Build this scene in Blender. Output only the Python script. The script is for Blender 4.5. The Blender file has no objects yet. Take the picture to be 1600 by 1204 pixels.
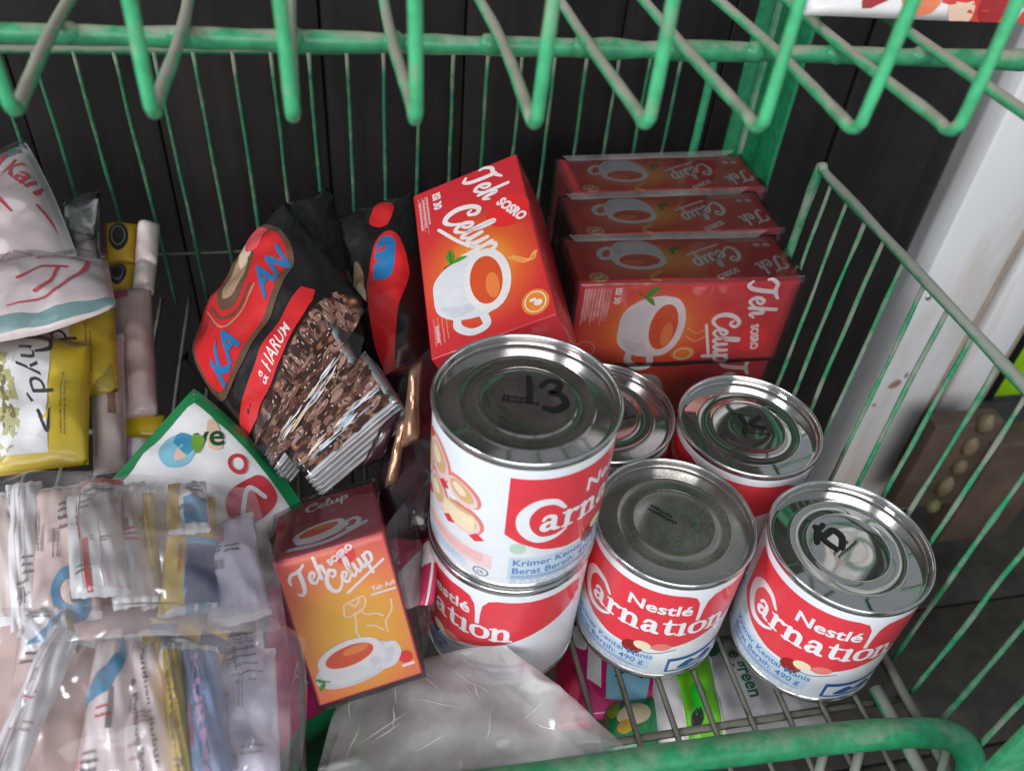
import bpy, bmesh, math, random
from mathutils import Vector, Matrix, noise
from mathutils.geometry import tessellate_polygon

scene = bpy.context.scene
COL = scene.collection

# ------------------------------------------------------------------ camera
FPX = 1328.6                                   # focal length in photo pixels (1600 wide)
WX = Vector((0.97893089, -0.07175832, 0.19116761))    # world axes seen from the camera (right, down, forward)
WY = Vector((-0.1896236, -0.66676346, 0.72074224))
WZ = Vector((0.07574432, -0.74180673, -0.66632242))
CAM = Vector((0, 0, 0.3859))
cam_d = bpy.data.cameras.new('camera')
cam_d.sensor_fit = 'HORIZONTAL'
cam_d.sensor_width = 36.0
cam_d.lens = FPX / 1600 * 36.0
cam_d.clip_start = 0.01
cam_d.clip_end = 50
cam_d.dof.use_dof = True
cam_d.dof.focus_distance = 0.43
cam_d.dof.aperture_fstop = 11.0
cam = bpy.data.objects.new('camera', cam_d)
COL.objects.link(cam)
cam.matrix_world = Matrix(((WX.x, -WX.y, -WX.z, CAM.x), (WY.x, -WY.y, -WY.z, CAM.y),
                           (WZ.x, -WZ.y, -WZ.z, CAM.z), (0, 0, 0, 1)))
scene.camera = cam

# ------------------------------------------------------------------ light
world = bpy.data.worlds.new('World')
scene.world = world
world.use_nodes = True
bg = world.node_tree.nodes['Background']
bg.inputs[0].default_value = (0.80, 0.90, 1.0, 1)
bg.inputs[1].default_value = 0.36

def area(name, loc, target, size, power, col):
    l = bpy.data.lights.new(name, 'AREA')
    l.shape = 'RECTANGLE'
    l.size, l.size_y = size
    l.energy = power
    l.color = col
    o = bpy.data.objects.new(name, l)
    COL.objects.link(o)
    o.location = loc
    o.rotation_euler = (Vector(target) - Vector(loc)).to_track_quat('-Z', 'Y').to_euler()
    return o
# the open shop front behind the camera: one broad soft daylight source, and a little from the upper left
area('shopfront_daylight', (-0.7, -3.0, 2.0), (0.1, 0.35, 0.15), (3.6, 2.2), 118, (1.0, 0.98, 0.96))
area('sky_from_upper_left', (-2.6, -0.7, 2.1), (0.05, 0.35, 0.05), (0.7, 0.7), 76, (0.92, 0.96, 1.0))

vs = scene.view_settings
vs.view_transform = 'Standard'
vs.look = 'None'
vs.exposure = 0.0
vs.gamma = 1.0
scene.cycles.use_denoising = True
scene.cycles.transparent_max_bounces = 16
scene.cycles.max_bounces = 8
scene.cycles.caustics_reflective = False
scene.cycles.caustics_refractive = False
scene.cycles.sample_clamp_indirect = 4.0

# ------------------------------------------------------------------ layout helpers
def ray(px, py):
    c = Vector((px - 800, py - 602, FPX))
    return Vector((WX.dot(c), WY.dot(c), WZ.dot(c)))
def at(px, py, d=None, x=None, y=None, z=None):
    """world point on the line of sight of a photo pixel, at depth d or on a plane of the place"""
    r = ray(px, py)
    if d is not None: return CAM + r * (d / FPX)
    if x is not None: return CAM + r * (x / r.x)
    if y is not None: return CAM + r * (y / r.y)
    return CAM + r * ((z - CAM.z) / r.z)

def tag(o, label=None, cat=None, group=None, kind=None):
    if label: o['label'] = label
    if cat: o['category'] = cat
    if group: o['group'] = group
    if kind: o['kind'] = kind
    return o
def empty(name, loc=(0, 0, 0), mat=None):
    o = bpy.data.objects.new(name, None)
    o.empty_display_size = 0.01
    COL.objects.link(o)
    if mat is not None: o.matrix_world = mat
    else: o.location = loc
    return o
def link_mesh(name, me, parent=None):
    o = bpy.data.objects.new(name, me)
    COL.objects.link(o)
    if parent is not None: o.parent = parent
    return o
def mesh(name, verts, faces, mats, parent=None, fmat=None, smooth=True, uvs=None):
    me = bpy.data.meshes.new(name)
    me.from_pydata([tuple(v) for v in verts], [], faces)
    for m in (mats if isinstance(mats, (list, tuple)) else [mats]): me.materials.append(m)
    if fmat: me.polygons.foreach_set('material_index', fmat)
    if smooth: me.polygons.foreach_set('use_smooth', [True] * len(me.polygons))
    if uvs is not None:
        ul = me.uv_layers.new(name='UVMap')
        for l in me.loops: ul.data[l.index].uv = uvs[l.vertex_index]
    me.update()
    return link_mesh(name, me, parent)
def copy_tree(o, parent=None):
    c = o.copy()
    COL.objects.link(c)
    c.parent = parent
    for ch in list(o.children): copy_tree(ch, c)
    return c

# ------------------------------------------------------------------ materials
MATS = {}
def nodes_of(name):
    m = bpy.data.materials.new(name)
    m.use_nodes = True
    nt = m.node_tree
    return m, nt, nt.nodes['Principled BSDF']
def N(nt, kind, **kw):
    n = nt.nodes.new(kind)
    for k, v in kw.items():
        if k.startswith('i_'):
            key = k[2:]
            n.inputs[int(key) if key.isdigit() else key.replace('_', ' ')].default_value = v
        else: setattr(n, k, v)
    return n
def srgb(r, g, b):
    f = lambda c: (c / 255 / 12.92) if c / 255 <= 0.04045 else ((c / 255 + 0.055) / 1.055) ** 2.4
    return (f(r), f(g), f(b), 1)
def plain(name, rgb, rough=0.45, metal=0.0, coat=0.0, vary=0.12, scale=60, bump=0.0, bscale=300, spec=0.5):
    """colour with a little unevenness, so no surface is flat"""
    if name in MATS: return MATS[name]
    m, nt, b = nodes_of(name)
    tc = N(nt, 'ShaderNodeTexCoord')
    nz = N(nt, 'ShaderNodeTexNoise', i_Scale=scale, i_Detail=5.0, i_Roughness=0.6)
    nt.links.new(tc.outputs['Object'], nz.inputs['Vector'])
    cr = N(nt, 'ShaderNodeValToRGB')
    lo = tuple(c * (1 - vary) for c in rgb[:3]) + (1,)
    hi = tuple(min(1, c * (1 + vary)) for c in rgb[:3]) + (1,)
    cr.color_ramp.elements[0].position, cr.color_ramp.elements[1].position = 0.3, 0.7
    cr.color_ramp.elements[0].color, cr.color_ramp.elements[1].color = lo, hi
    nt.links.new(nz.outputs['Fac'], cr.inputs[0])
    nt.links.new(cr.outputs[0], b.inputs['Base Color'])
    b.inputs['Roughness'].default_value = rough
    b.inputs['Metallic'].default_value = metal
    b.inputs['Coat Weight'].default_value = coat
    b.inputs['Coat Roughness'].default_value = 0.12
    b.inputs['Specular IOR Level'].default_value = spec
    if bump:
        n2 = N(nt, 'ShaderNodeTexNoise', i_Scale=bscale, i_Detail=4.0)
        nt.links.new(tc.outputs['Object'], n2.inputs['Vector'])
        bp = N(nt, 'ShaderNodeBump', i_Strength=bump, i_Distance=0.001)
        nt.links.new(n2.outputs['Fac'], bp.inputs['Height'])
        nt.links.new(bp.outputs[0], b.inputs['Normal'])
    MATS[name] = m
    return m
def ink(name, r, g, b, rough=0.4, coat=0.3):
    return plain('ink_' + name, srgb(r, g, b), rough, coat=coat, vary=0.05, scale=200)

def mat_paint(name, rgb, dust=(0.36, 0.30, 0.25), amount=0.5, rough=0.38, thr=0.50):
    """painted steel: gloss paint, dust lying on the upper side and in blotches, chips"""
    if name in MATS: return MATS[name]
    m, nt, b = nodes_of(name)
    geo = N(nt, 'ShaderNodeNewGeometry')
    n1 = N(nt, 'ShaderNodeTexNoise', i_Scale=55.0, i_Detail=6.0, i_Roughness=0.7)
    nt.links.new(geo.outputs['Position'], n1.inputs['Vector'])
    sep = N(nt, 'ShaderNodeSeparateXYZ')
    nt.links.new(geo.outputs['Normal'], sep.inputs[0])
    a = N(nt, 'ShaderNodeMath', operation='MULTIPLY_ADD', i_1=0.34, i_2=0.0)      # facing up
    nt.links.new(sep.outputs['Z'], a.inputs[0])
    s = N(nt, 'ShaderNodeMath', operation='ADD')
    nt.links.new(a.outputs[0], s.inputs[0]); nt.links.new(n1.outputs['Fac'], s.inputs[1])
    mr = N(nt, 'ShaderNodeMapRange', i_1=thr, i_2=thr + 0.22, i_3=0.0, i_4=amount)
    nt.links.new(s.outputs[0], mr.inputs[0])
    n2 = N(nt, 'ShaderNodeTexNoise', i_Scale=160.0, i_Detail=3.0)
    nt.links.new(geo.outputs['Position'], n2.inputs['Vector'])
    cr = N(nt, 'ShaderNodeValToRGB')
    cr.color_ramp.elements[0].position, cr.color_ramp.elements[1].position = 0.35, 0.65
    cr.color_ramp.elements[0].color = tuple(c * 0.8 for c in rgb) + (1,)
    cr.color_ramp.elements[1].color = tuple(min(1, c * 1.15) for c in rgb) + (1,)
    nt.links.new(n2.outputs['Fac'], cr.inputs[0])
    mx = N(nt, 'ShaderNodeMix', data_type='RGBA')
    nt.links.new(mr.outputs[0], mx.inputs[0]); nt.links.new(cr.outputs[0], mx.inputs[6])
    mx.inputs[7].default_value = tuple(dust) + (1,)
    nt.links.new(mx.outputs[2], b.inputs['Base Color'])
    r = N(nt, 'ShaderNodeMapRange', i_1=0.0, i_2=1.0, i_3=rough, i_4=0.85)
    nt.links.new(mr.outputs[0], r.inputs[0]); nt.links.new(r.outputs[0], b.inputs['Roughness'])
    bp = N(nt, 'ShaderNodeBump', i_Strength=0.35, i_Distance=0.0006)
    nt.links.new(n2.outputs['Fac'], bp.inputs['Height']); nt.links.new(bp.outputs[0], b.inputs['Normal'])
    MATS[name] = m
    return m
GREEN = (0.036, 0.275, 0.125)
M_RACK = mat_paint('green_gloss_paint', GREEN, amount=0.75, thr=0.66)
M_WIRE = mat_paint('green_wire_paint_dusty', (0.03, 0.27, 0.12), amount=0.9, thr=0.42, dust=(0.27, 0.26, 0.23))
M_RAIL = mat_paint('green_rail_paint_worn', (0.016, 0.22, 0.09), dust=(0.22, 0.26, 0.20), amount=0.65, thr=0.76)
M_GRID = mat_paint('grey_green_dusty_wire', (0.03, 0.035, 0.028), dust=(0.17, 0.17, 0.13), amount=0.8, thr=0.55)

def mat_wood_dark(name, a, b_, scale=6):
    m, nt, b = nodes_of(name)
    geo = N(nt, 'ShaderNodeNewGeometry')
    mp = N(nt, 'ShaderNodeMapping')
    mp.inputs['Scale'].default_value = (60, 60, 3)
    nt.links.new(geo.outputs['Position'], mp.inputs[0])
    n1 = N(nt, 'ShaderNodeTexNoise', i_Scale=1.0, i_Detail=6.0, i_Roughness=0.65)
    nt.links.new(mp.outputs[0], n1.inputs['Vector'])
    n2 = N(nt, 'ShaderNodeTexNoise', i_Scale=14.0, i_Detail=5.0)
    nt.links.new(geo.outputs['Position'], n2.inputs['Vector'])
    mul = N(nt, 'ShaderNodeMath', operation='MULTIPLY')
    nt.links.new(n1.outputs['Fac'], mul.inputs[0]); nt.links.new(n2.outputs['Fac'], mul.inputs[1])
    cr = N(nt, 'ShaderNodeValToRGB')
    e = cr.color_ramp.elements
    e[0].position, e[1].position = 0.15, 0.48
    e[0].color, e[1].color = a + (1,), b_ + (1,)
    k3 = e.new(0.62); k3.color = tuple(c * 2.6 for c in b_) + (1,)
    nt.links.new(mul.outputs[0], cr.inputs[0])
    nt.links.new(cr.outputs[0], b.inputs['Base Color'])
    b.inputs['Roughness'].default_value = 0.55
    bp = N(nt, 'ShaderNodeBump', i_Strength=0.4, i_Distance=0.002)
    nt.links.new(n1.outputs['Fac'], bp.inputs['Height']); nt.links.new(bp.outputs[0], b.inputs['Normal'])
    MATS[name] = m
    return m
M_WALL = mat_wood_dark('blackened_plank_wood', (0.0040, 0.0030, 0.0031), (0.023, 0.016, 0.016))
M_GROUND = mat_wood_dark('dark_brown_floor_wood', (0.012, 0.009, 0.007), (0.05, 0.04, 0.032))

def mat_white_wood():
    m, nt, b = nodes_of('white_painted_wood_stained')
    geo = N(nt, 'ShaderNodeNewGeometry')
    mp = N(nt, 'ShaderNodeMapping')
    mp.inputs['Scale'].default_value = (14, 14, 3)
    nt.links.new(geo.outputs['Position'], mp.inputs[0])
    n1 = N(nt, 'ShaderNodeTexNoise', i_Scale=1.0, i_Detail=7.0, i_Roughness=0.6)
    nt.links.new(mp.outputs[0], n1.inputs['Vector'])
    cr = N(nt, 'ShaderNodeValToRGB')
    e = cr.color_ramp.elements
    e[0].position, e[1].position = 0.30, 0.52
    e[0].color, e[1].color = (0.58, 0.49, 0.42, 1), (0.76, 0.76, 0.78, 1)
    nt.links.new(n1.outputs['Fac'], cr.inputs[0])
    nt.links.new(cr.outputs[0], b.inputs['Base Color'])
    b.inputs['Roughness'].default_value = 0.5
    MATS['white_wood'] = m
    return m
M_WHITEWOOD = mat_white_wood()
M_BEIGEWOOD = plain('beige_unpainted_edge_wood', (0.42, 0.34, 0.28, 1), 0.6, vary=0.25, scale=20)

def mat_film(name, tint=(0.99, 0.985, 1.0), haze=0.12, haze_col=(0.75, 0.75, 0.80), rough=0.16, streak=0.25, fres=1.0, bump=0.5, bscale=70, trans=0.5, hscale=28.0):
    """thin clear plastic: looks through, a milky veil in streaks, sharp glints"""
    m, nt, b = nodes_of(name)
    nt.nodes.remove(b)
    out = nt.nodes['Material Output']
    geo = N(nt, 'ShaderNodeNewGeometry')
    n1 = N(nt, 'ShaderNodeTexNoise', i_Scale=hscale, i_Detail=5.0, i_Roughness=0.6)
    nt.links.new(geo.outputs['Position'], n1.inputs['Vector'])
    n2 = N(nt, 'ShaderNodeTexNoise', noise_type='RIDGED_MULTIFRACTAL', i_Scale=float(bscale), i_Detail=4.0, i_Distortion=0.6)
    nt.links.new(geo.outputs['Position'], n2.inputs['Vector'])
    bp = N(nt, 'ShaderNodeBump', i_Strength=bump, i_Distance=0.003)
    nt.links.new(n2.outputs['Fac'], bp.inputs['Height'])
    tr = N(nt, 'ShaderNodeBsdfTransparent'); tr.inputs[0].default_value = tint + (1,)
    gl = N(nt, 'ShaderNodeBsdfGlossy'); gl.inputs['Roughness'].default_value = rough
    nt.links.new(bp.outputs[0], gl.inputs['Normal'])
    df = N(nt, 'ShaderNodeBsdfDiffuse'); df.inputs[0].default_value = haze_col + (1,)
    tl = N(nt, 'ShaderNodeBsdfTranslucent'); tl.inputs[0].default_value = haze_col + (1,)
    md = N(nt, 'ShaderNodeMixShader', i_0=trans)
    nt.links.new(df.outputs[0], md.inputs[1]); nt.links.new(tl.outputs[0], md.inputs[2])
    mr = N(nt, 'ShaderNodeMapRange', i_1=0.35, i_2=0.75, i_3=haze * (1 - streak), i_4=haze * (1 + 2 * streak))
    nt.links.new(n1.outputs['Fac'], mr.inputs[0])
    m1 = N(nt, 'ShaderNodeMixShader')
    nt.links.new(mr.outputs[0], m1.inputs[0]); nt.links.new(tr.outputs[0], m1.inputs[1]); nt.links.new(md.outputs[0], m1.inputs[2])
    fr = N(nt, 'ShaderNodeFresnel', i_IOR=1.45)
    fm = N(nt, 'ShaderNodeMath', operation='MULTIPLY', i_1=fres)
    nt.links.new(fr.outputs[0], fm.inputs[0])
    m2 = N(nt, 'ShaderNodeMixShader')
    nt.links.new(fm.outputs[0], m2.inputs[0]); nt.links.new(m1.outputs[0], m2.inputs[1]); nt.links.new(gl.outputs[0], m2.inputs[2])
    nt.links.new(m2.outputs[0], out.inputs['Surface'])
    MATS[name] = m
    return m
M_FILM = mat_film('clear_bag_film', haze=0.13, haze_col=(0.94, 0.87, 0.91), fres=0.8, rough=0.10, streak=0.5, bump=0.8, bscale=50, trans=0.3)
M_CLEAR = mat_film('clear_film_thin', haze=0.04, haze_col=(0.6, 0.6, 0.62), rough=0.12, bump=0.5, bscale=45)
M_WRAP = mat_film('shrink_wrap_film', haze=0.035, haze_col=(0.6, 0.6, 0.6), fres=0.7, rough=0.12, bump=0.16, bscale=60)
M_FOLD = mat_film('gathered_wrap_film', haze=0.24, haze_col=(0.75, 0.72, 0.72), rough=0.15, streak=0.5, fres=0.8, bump=0.5, bscale=60)
M_WRAPRED = mat_film('shrink_wrap_on_red', tint=(0.94, 0.89, 0.90), haze=0.05, haze_col=(0.6, 0.55, 0.55), fres=0.9, rough=0.10, bump=0.3, bscale=55)
M_MILKY = mat_film('milky_grey_bag_film', tint=(0.96, 0.95, 0.95), haze=0.40, haze_col=(0.95, 0.92, 0.92), rough=0.14, streak=0.5, fres=0.9, bump=0.6, bscale=36, trans=0.35, hscale=16.0)
M_PLUM = mat_film('dark_plum_film', tint=(0.50, 0.30, 0.34), haze=0.08, haze_col=(0.30, 0.18, 0.20), rough=0.12, bump=0.6, bscale=40)

def mat_gradient(name, centre, scale, stops, rough=0.3, coat=0.5):
    """printed glow: colours by distance from a point of the printed face (UV)"""
    m, nt, b = nodes_of(name)
    uv = N(nt, 'ShaderNodeUVMap')
    sub = N(nt, 'ShaderNodeVectorMath', operation='SUBTRACT')
    sub.inputs[1].default_value = (centre[0], centre[1], 0)
    mul = N(nt, 'ShaderNodeVectorMath', operation='MULTIPLY')
    mul.inputs[1].default_value = (scale[0], scale[1], 0)
    ln = N(nt, 'ShaderNodeVectorMath', operation='LENGTH')
    nt.links.new(uv.outputs[0], sub.inputs[0]); nt.links.new(sub.outputs[0], mul.inputs[0]); nt.links.new(mul.outputs[0], ln.inputs[0])
    cr = N(nt, 'ShaderNodeValToRGB')
    els = cr.color_ramp.elements
    for i, (p, c) in enumerate(stops):
        e = els[i] if i < 2 else els.new(p)
        e.position = p; e.color = c
    nt.links.new(ln.outputs['Value'], cr.inputs[0])
    nt.links.new(cr.outputs[0], b.inputs['Base Color'])
    b.inputs['Roughness'].default_value = rough
    b.inputs['Coat Weight'].default_value = coat
    b.inputs['Coat Roughness'].default_value = 0.1
    tc = N(nt, 'ShaderNodeTexCoord')
    n2 = N(nt, 'ShaderNodeTexNoise', i_Scale=90.0, i_Detail=3.0)
    nt.links.new(tc.outputs['Object'], n2.inputs['Vector'])
    bp = N(nt, 'ShaderNodeBump', i_Strength=0.12, i_Distance=0.001)
    nt.links.new(n2.outputs['Fac'], bp.inputs['Height']); nt.links.new(bp.outputs[0], b.inputs['Normal'])
    MATS[name] = m
    return m

def mat_beans(name, base=(0.03, 0.015, 0.01)):
    """printed coffee beans"""
    m, nt, b = nodes_of(name)
    tc = N(nt, 'ShaderNodeTexCoord')
    v = N(nt, 'ShaderNodeTexVoronoi', i_Scale=190.0, i_Randomness=0.9)
    nt.links.new(tc.outputs['Object'], v.inputs['Vector'])
    cr = N(nt, 'ShaderNodeValToRGB')
    e = cr.color_ramp.elements
    e[0].position, e[1].position = 0.05, 0.62
    e[0].color, e[1].color = (0.46, 0.22, 0.13, 1), base + (1,)
    k = e.new(0.35); k.color = (0.20, 0.075, 0.04, 1)
    nt.links.new(v.outputs['Distance'], cr.inputs[0])
    nt.links.new(cr.outputs[0], b.inputs['Base Color'])
    b.inputs['Roughness'].default_value = 0.3
    b.inputs['Coat Weight'].default_value = 0.4
    MATS[name] = m
    return m

def mat_steel(name, base=(0.62, 0.60, 0.58), rough=0.16, dust=0.25, dcol=(0.25, 0.22, 0.20)):
    m, nt, b = nodes_of(name)
    tc = N(nt, 'ShaderNodeTexCoord')
    n1 = N(nt, 'ShaderNodeTexNoise', i_Scale=45.0, i_Detail=6.0, i_Roughness=0.7)
    n2 = N(nt, 'ShaderNodeTexNoise', i_Scale=600.0, i_Detail=2.0)
    nt.links.new(tc.outputs['Object'], n1.inputs['Vector']); nt.links.new(tc.outputs['Object'], n2.inputs['Vector'])
    ad = N(nt, 'ShaderNodeMath', operation='MULTIPLY_ADD', i_1=0.55)
    nt.links.new(n2.outputs['Fac'], ad.inputs[0]); nt.links.new(n1.outputs['Fac'], ad.inputs[2])
    mr = N(nt, 'ShaderNodeMapRange', i_1=0.62, i_2=1.0, i_3=dust * 0.25, i_4=min(1.0, dust * 2.2))
    nt.links.new(ad.outputs[0], mr.inputs[0])
    b.inputs['Base Color'].default_value = base + (1,)
    b.inputs['Metallic'].default_value = 1.0
    r = N(nt, 'ShaderNodeMapRange', i_1=0.3, i_2=0.7, i_3=rough * 0.7, i_4=rough * 1.5)
    nt.links.new(n1.outputs['Fac'], r.inputs[0]); nt.links.new(r.outputs[0], b.inputs['Roughness'])
    d = N(nt, 'ShaderNodeBsdfDiffuse'); d.inputs[0].default_value = dcol + (1,)
    mx = N(nt, 'ShaderNodeMixShader')
    nt.links.new(mr.outputs[0], mx.inputs[0]); nt.links.new(b.outputs[0], mx.inputs[1]); nt.links.new(d.outputs[0], mx.inputs[2])
    nt.links.new(mx.outputs[0], nt.nodes['Material Output'].inputs['Surface'])
    MATS[name] = m
    return m
M_LID = mat_steel('tinplate_lid', base=(0.54, 0.49, 0.48), rough=0.10, dust=0.12, dcol=(0.15, 0.12, 0.11))
M_LIDDUSTY = mat_steel('tinplate_lid_dusty', base=(0.5, 0.47, 0.45), rough=0.2, dust=0.30, dcol=(0.16, 0.145, 0.13))
M_LIDCLEAN = mat_steel('tinplate_lid_clean', base=(0.62, 0.60, 0.58), rough=0.06, dust=0.06, dcol=(0.17, 0.14, 0.13))
M_RIM = mat_steel('tinplate_rim', base=(0.72, 0.72, 0.72), rough=0.16, dust=0.08)

# ------------------------------------------------------------------ geometry helpers
def spline(pts, n=6, closed=False):
    """Catmull-Rom through points of any dimension"""
    P = [tuple(p) for p in pts]
    if len(P) < 3 or n <= 1: return P
    out = []
    m = len(P)
    rng = range(m if closed else m - 1)
    for i in rng:
        p1, p2 = P[i], P[(i + 1) % m]
        p0 = P[i - 1] if (i > 0 or closed) else tuple(2 * a - b for a, b in zip(p1, p2))
        p3 = P[(i + 2) % m] if (i + 2 < m or closed) else tuple(2 * b - a for a, b in zip(p1, p2))
        for k in range(n):
            t = k / n
            out.append(tuple(0.5 * (2 * b + (c - a) * t + (2 * a - 5 * b + 4 * c - d) * t * t + (3 * b - a - 3 * c + d) * t ** 3)
                             for a, b, c, d in zip(p0, p1, p2, p3)))
    if not closed: out.append(P[-1])
    return out
def tube_data(pts, r, segs=8, wob=0.0):
    pts = [Vector(p) for p in pts]
    verts, faces = [], []
    up = None
    for i, p in enumerate(pts):
        t = (pts[min(i + 1, len(pts) - 1)] - pts[max(i - 1, 0)]).normalized()
        if up is None:
            a = Vector((0, 0, 1)) if abs(t.z) < 0.9 else Vector((1, 0, 0))
            up = (a - t * a.dot(t)).normalized()
        else:
            up = (up - t * up.dot(t)).normalized()
        s = t.cross(up)
        rr = r * (1 + wob * (noise.noise(p * 90) ))
        for k in range(segs):
            a = 2 * math.pi * k / segs
            verts.append(p + (up * math.cos(a) + s * math.sin(a)) * rr)
    for i in range(len(pts) - 1):
        for k in range(segs):
            a, b = i * segs + k, i * segs + (k + 1) % segs
            faces.append((a, b, b + segs, a + segs))
    faces.append(tuple(range(segs - 1, -1, -1)))
    L = (len(pts) - 1) * segs
    faces.append(tuple(range(L, L + segs)))
    return verts, faces
def tube(name, pts, r, mat, parent=None, segs=8, wob=0.0):
    v, f = tube_data(pts, r, segs, wob)
    return mesh(name, v, f, mat, parent)
def line(a, b, n=8):
    a, b = Vector(a), Vector(b)
    return [a.lerp(b, i / n) for i in range(n + 1)]
def wavy(a, b, n=14, amp=0.0006, seed=0):
    return [p + Vector((noise.noise(p * 25 + Vector((seed, 0, 0))), noise.noise(p * 25 + Vector((0, seed, 5))), 0)) * amp for p in line(a, b, n)]
def box_data(x0, x1, y0, y1, z0, z1):
    v = [(x, y, z) for z in (z0, z1) for y in (y0, y1) for x in (x0, x1)]
    f = [(0, 2, 3, 1), (4, 5, 7, 6), (0, 1, 5, 4), (2, 6, 7, 3), (0, 4, 6, 2), (1, 3, 7, 5)]
    return v, f
def bevel_box(name, x0, x1, y0, y1, z0, z1, mat, parent=None, bev=0.0008, segs=2):
    v, f = box_data(x0, x1, y0, y1, z0, z1)
    bm = bmesh.new()
    vs_ = [bm.verts.new(p) for p in v]
    for q in f: bm.faces.new([vs_[i] for i in q])
    bmesh.ops.bevel(bm, geom=bm.edges[:], offset=bev, segments=segs, affect='EDGES', profile=0.5)
    me = bpy.data.meshes.new(name)
    bm.to_mesh(me); bm.free()
    me.materials.append(mat)
    for p in me.polygons: p.use_smooth = True
    try: me.set_sharp_from_angle(angle=math.radians(50))
    except Exception: pass
    return link_mesh(name, me, parent)
def blob3(name, c, rad, mat, parent=None, nu=12, nv=7, seed=0):
    verts, faces = [], []
    for j in range(nv):
        th = math.pi * j / (nv - 1)
        for i in range(nu):
            a = 2 * math.pi * i / nu
            d = Vector((math.sin(th) * math.cos(a), math.sin(th) * math.sin(a), math.cos(th)))
            k = 1 + 0.18 * noise.noise(d * 1.6 + Vector((seed, seed, 0)))
            verts.append(Vector(c) + Vector((d.x * rad[0], d.y * rad[1], d.z * rad[2])) * k)
    for j in range(nv - 1):
        for i in range(nu): faces.append((j * nu + i, (j + 1) * nu + i, (j + 1) * nu + (i + 1) % nu, j * nu + (i + 1) % nu))
    return mesh(name, verts, faces, mat, parent)
def lathe(name, prof, mat, parent=None, segs=72, mats=None, fm=None, smooth=True):
    verts, faces, fmat = [], [], []
    n = len(prof)
    for r, z in prof:
        for k in range(segs):
            a = 2 * math.pi * k / segs
            verts.append((r * math.cos(a), r * math.sin(a), z))
    for i in range(n - 1):
        for k in range(segs):
            faces.append((i * segs + k, i * segs + (k + 1) % segs, (i + 1) * segs + (k + 1) % segs, (i + 1) * segs + k))
    if prof[-1][0] < 1e-4:
        pass
    return mesh(name, verts, faces, mat, parent, smooth=smooth)

# ------------------------------------------------------------------ printed artwork: flat shapes laid on a surface
TEXT_CACHE = {}
def text_shape(s, bold=0.0, shear=0.0):
    key = (s, bold, shear)
    if key in TEXT_CACHE: return TEXT_CACHE[key]
    cu = bpy.data.curves.new('lettering_source', 'FONT')
    cu.body = s
    cu.size = 1.0
    cu.offset = bold
    cu.shear = shear
    cu.resolution_u = 3
    cu.fill_mode = 'FRONT'
    o = bpy.data.objects.new('lettering_source', cu)
    COL.objects.link(o)
    dg = bpy.context.evaluated_depsgraph_get()
    dg.update()
    ev = o.evaluated_get(dg)
    me = ev.to_mesh()
    vs_ = [(v.co.x, v.co.y) for v in me.vertices]
    fs = [tuple(p.vertices) for p in me.polygons]
    ev.to_mesh_clear()
    bpy.data.objects.remove(o)
    bpy.data.curves.remove(cu)
    TEXT_CACHE[key] = (vs_, fs)
    return vs_, fs

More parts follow.
